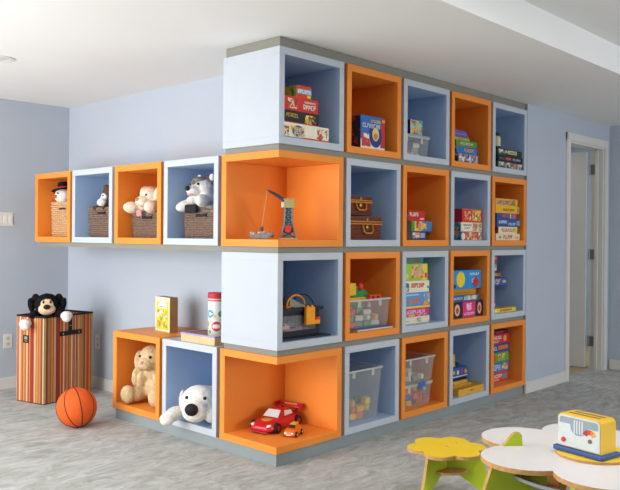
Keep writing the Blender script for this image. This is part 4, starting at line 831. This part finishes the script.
for k in range(6): bm2 = None; add_box(bm, -.006+.009*k, -.001+.009*k, -.018, .018, .064, .069+.002*(k % 2), .001)
obj('roof_rack', bm, ink('d8a02c'), oc)
for s in (-1, 1):
    for x in (-.04, .042): wheel(oc, x, s*.036, .016, .014, 'b8b4aa', s)
    box('headlight', ink('e8e2d0'), -.0715, -.06, s*.022-.007, s*.022+.007, .02, .03, oc, .002)
box('grille', ink('d9d4c8'), -.0725, -.064, -.014, .014, .012, .02, oc, .001)

# ------------------------------------------------------------ flower stool, flower table, toy toaster
def flower(n, D, r, ph, m=14, k=1.0):
    pts = []; half = math.pi/n
    # union of n circles: arc limits from the intersection with the neighbours
    x = D*math.cos(half)+math.sqrt(max(r*r-(D*math.sin(half))**2, 0))
    ix, iy = x*math.cos(half)-D, x*math.sin(half); lim = math.atan2(iy, ix)
    for i in range(n):
        a = ph+i*2*half
        for j in range(m+1):
            th = -lim+2*lim*j/m
            if j == m: continue
            px, py = D+r*math.cos(th), r*math.sin(th); pts.append((px*math.cos(a)-py*math.sin(a), px*math.sin(a)+py*math.cos(a)))
    return pts
M_ply = mat('birch_ply_edge', 'cf9d62', .6, .3, .15, 40); M_yel = mat('yellow_laminate', 'ffd62a', .4, .4, .03); M_lime = mat('lime_laminate', 'c2d832', .45, .4, .04); M_whl = mat('white_laminate', 'e9e6e6', .4, .4, .015)
def top_slab(name, out, z0, z1, m, par):
    bm = bmesh.new(); add_prism(bm, out, z0, z1, .002); o = obj(name, bm, M_ply, par); o.data.materials.append(m)
    for f in o.data.polygons:
        if f.normal.z > .9: f.material_index = 1
    return o
def leg_panel(par, a, r0, r1, h, z0, th, m, name='leg', wide=.12, rr=0.0, hole=False):
    # curved plywood leg standing radially at angle a: narrow side outwards
    prof = [(r0, h), (r0, h*.45)]
    for k in range(5): s = k/4; prof.append((r0+(r1-wide*.5-r0)*s, h*.45*(1-s)**1.2*0.6+0 if k == 4 else h*.45*(1-s*.55)))
    if rr: prof = [(r0, h), (r0, h*.8), (r0+.06, h*.72), (r1-wide*.75, h*.45), (r1-wide, z0), (r1, z0), (r1-.02, h*.35), (r1-.06, h*.75), (r1-.10, h)]
    else: prof = [(r0, h), (r0, h*.62), (r0+(r1-r0)*.25, h*.55), (r1-wide*.55, h*.30), (r1-wide*.42, z0), (r1, z0), (r1-.012, h*.35), (r1-.04, h*.75), (r1-.055, h)]
    bm = bmesh.new(); add_prism(bm, prof, -th/2, th/2, .001); o = obj(name, bm, M_ply, par); o.data.materials.append(m)
    for f in o.data.polygons:
        if abs(f.normal.z) > .9: f.material_index = 1
    o.rotation_euler = (PI/2, 0, a); return o
st = thing('flower_stool', 'yellow flower-shaped stool with lime legs beside white table', 'stool', (.223, -.98, 0))
SH = .27
top_slab('seat', flower(6, .118, .078, math.radians(17)), SH-.018, SH, M_yel, st)
bm = bmesh.new(); add_lathe(bm, [(.010, 0), (.010, .0025)], 12); obj('bolt', bm, M_ply, st, True, (0, 0, SH))
box('slot_mark', M_ply, .085, .095, -.004, .004, SH, SH+.0008, st)
for k in range(3): leg_panel(st, math.radians(60+120*k), .006, .225, SH-.0185, .0, .015, M_lime)
bm = bmesh.new(); add_prism(bm, [(.105*math.cos(2*PI*k/30), .105*math.sin(2*PI*k/30)) for k in range(30)], .158, .170, .002); obj('lower_shelf', bm, M_ply, st)
TH = .47
tb = thing('flower_table', 'white flower-shaped children table with lime legs', 'table', (-.048, -1.83, 0))
top_slab('table_top', flower(6, .296, .172, math.radians(30), 18), TH-.018, TH, M_whl, tb)
for k in range(3):
    leg_panel(tb, math.radians(152+120*k), .10, .56, TH-.0185, 0, .018, M_lime, wide=.22, rr=1)
bm = bmesh.new(); add_prism(bm, [(-.048, 0), (.034, 0), (.030, .042), (.022, .052), (.004, .053), (-.01, .044)], -.009, .009, .001); o = obj('leg_tab', bm, M_ply, tb); o.data.materials.append(M_lime)
for f in o.data.polygons:
    if abs(f.normal.z) > .9: f.material_index = 1
o.location = (-.034*0+math.cos(math.radians(118))*.30, math.sin(math.radians(118))*.30, TH+.0003); o.rotation_euler = (PI/2, 0, math.radians(-40))
bm = bmesh.new(); add_lathe(bm, [(.25, .33), (.35, .40), (.365, .40), (.365, .412), (.345, .412), (.25, .345)], 40, False); bm.faces.ensure_lookup_table(); obj('storage_drum', bm, mat('grey_drum', '9aa09a', .5), tb, True)
box('leg_post', mat('orange_ply', 'c98445', .5, .3, .1, 20), -.29, -.235, .0, .05, .0, TH-.0185, tb, .003)
pl = tag(obj('toy_plate', (lambda bm: (add_prism(bm, [(.14*math.cos(2*PI*k/40), .14*math.sin(2*PI*k/40)) for k in range(40)], 0, .010, .002), bm)[1])(bmesh.new()), M_ply), 'round yellow toy plate under the toy toaster', 'plate'); pl.data.materials.append(M_yel)
for f in pl.data.polygons:
    if f.normal.z > .9: f.material_index = 1
pl.location = (-.09, -1.85, TH+.0005)
tr = thing('toy_toaster', 'white and yellow toy toaster with blue base on the table', 'toy toaster', (-.15, -1.733, TH+.0112), math.radians(-101)); tr.scale = (.88, .92, .87)
# local x runs along the front, y into the toaster
TW, TD, THh = .215, .105, .145
M_tblue = mat('toaster_blue', '35549a', .45); M_tyel = mat('toaster_yellow', 'f2c437', .45, .4, .04); M_tgrey = ink('9aa8b2')
box('base', M_tblue, -.015, TW+.015, -.015, TD+.012, 0, .022, tr, .006)
bm = bmesh.new(); add_prism(bm, [(0, .0), (TW, 0), (TW, THh-.012), (TW-.014, THh), (.014, THh), (0, THh-.012)], -TD, 0, .003); obj('toaster_body', bm, M_tyel, tr, loc=(0, 0, .022), rot=(PI/2, 0, 0))
bm = bmesh.new(); add_prism(bm, [(.004, .004), (TW-.004, .004), (TW-.004, THh-.016), (TW-.018, THh-.005), (.018, THh-.005), (.004, THh-.016)], 0, .003, .001); obj('front_panel', bm, ink('d9dfe0'), tr, loc=(0, -.0, .022), rot=(PI/2, 0, 0))
bm = bmesh.new(); hp = [(.012, .105), (.012, THh-.02), (.02, THh-.012), (TW-.02, THh-.012), (TW-.012, THh-.02), (TW-.012, .100), (.155, .100)]+[(.108+.040*math.cos(a), .095-.035*math.sin(a)) for a in [PI*k/12 for k in range(13)]]+[(.066, .105)]; add_prism(bm, hp, .003, .0042); obj('grey_print', bm, M_tgrey, tr, loc=(0, 0, .022), rot=(PI/2, 0, 0))
for k in range(4): box('slot_print', ink('dfe3e4'), .085+.013*k, .091+.013*k, -.0055, -.003, .022+.068, .022+THh-.018, tr)
bm = bmesh.new(); add_lathe(bm, [(.011, 0), (.011, .004), (.008, .006)], 18); obj('dial', bm, ink('e2453a'), tr, True, (.032, -.003, .052), (PI/2, 0, 0))
for k, c_ in enumerate(('f0b03a', 'e8862c', 'd8502c', 'c23a3a', 'a83a3a')):
    bm = bmesh.new(); a0 = PI*(.12+.152*k); a1 = a0+PI*.152; add_prism(bm, [(.014*math.cos(a0), .014*math.sin(a0)), (.036*math.cos(a0), .036*math.sin(a0)), (.036*math.cos(a1), .036*math.sin(a1)), (.014*math.cos(a1), .014*math.sin(a1))], .003, .0046); obj('gauge_segment', bm, ink(c_), tr, loc=(.162, 0, .022+.062), rot=(PI/2, 0, 0))
bm = bmesh.new(); add_lathe(bm, [(.009, 0), (.009, .004)], 16); obj('gauge_knob', bm, ink('7a6a5a'), tr, True, (.165, -.003, .022+.048), (PI/2, 0, 0))
for y in (.03, .065): box('bread_slot', ink('8a6a4a'), .035, TW-.03, y, y+.016, .022+THh-.002, .022+THh+.001, tr)
bm = bmesh.new(); add_tube(bm, [(-.012, TD*.5, .022+.09), (0, TD*.5, .022+.09)], .01, 12); obj('lever', bm, ink('e2453a'), tr, True)

# ------------------------------------------------------------ wall plates, ceiling trim
M_plate = mat('white_plate', 'e2dfd8', .4, .4, .01)
def plate(name, label, cat, fr, w, h, gangs, outlet=False):
    t = thing(name, label, cat); t.matrix_world = fr
    box('cover_plate', M_plate, -w/2, w/2, -.006, 0, -h/2, h/2, t, .002)
    if outlet:
        for s in (-1, 1):
            q = box('socket', ink('d2cfc6'), -.017, .017, -.0075, -.005, s*.024-.014, s*.024+.014, t, .002)
            for x in (-.006, .006): box('slot', M_black, x-.001, x+.001, -.0082, -.007, s*.024-.006, s*.024+.006, q)
    else:
        for k in range(gangs): box('rocker', ink('ece9e2'), -w/2+w*(k+.5)/gangs-.016, -w/2+w*(k+.5)/gangs+.016, -.010, -.005, -.033, .033, t, .002)
    return t
plate('switch_plate', 'white rocker switch plate on the dim blue wall', 'light switch', Matrix.Translation((-.115, LY-.0005, 1.43)), .185, .115, 4)
plate('power_outlet', 'white power outlet low on the wall left of the hamper', 'outlet', Matrix.Translation((-.06, LY-.0005, .40)), .075, .12, 1, True)
plate('power_outlet', 'white power outlet low on the wall between hamper and orange cubby', 'outlet', Matrix.Translation((BX-.0005, 2.685, .395)) @ Matrix.Rotation(-PI/2, 4, 'Z'), .075, .12, 1, True)
for nm_, lb_, q_ in (('downlight', 'added unseen light ring in the raised ceiling above the table', (-.1, -2.1, CZ2-.0005)),):  # unseen ring added around the table fill light
    dl = thing(nm_, lb_, 'ceiling light', q_)
    bm = bmesh.new(); add_lathe(bm, [(.115, 0), (.115, -.006), (.1, -.008), (.09, -.002), (.09, 0)], 32, False); obj('trim_ring', bm, M_trim, dl, True)
dl = thing('downlight', 'round white recessed ceiling light at the left edge', 'ceiling light', (-.80, 1.77, CZ-.0005))
bm = bmesh.new(); add_lathe(bm, [(.095, 0), (.095, -.006), (.075, -.008), (.06, -.002), (.06, 0)], 32, False); obj('trim_ring', bm, M_trim, dl, True)
bm = bmesh.new(); add_lathe(bm, [(.06, -.001), (.06, -.0015)], 32); obj('lens', bm, ink('d8d8d4'), dl, True)
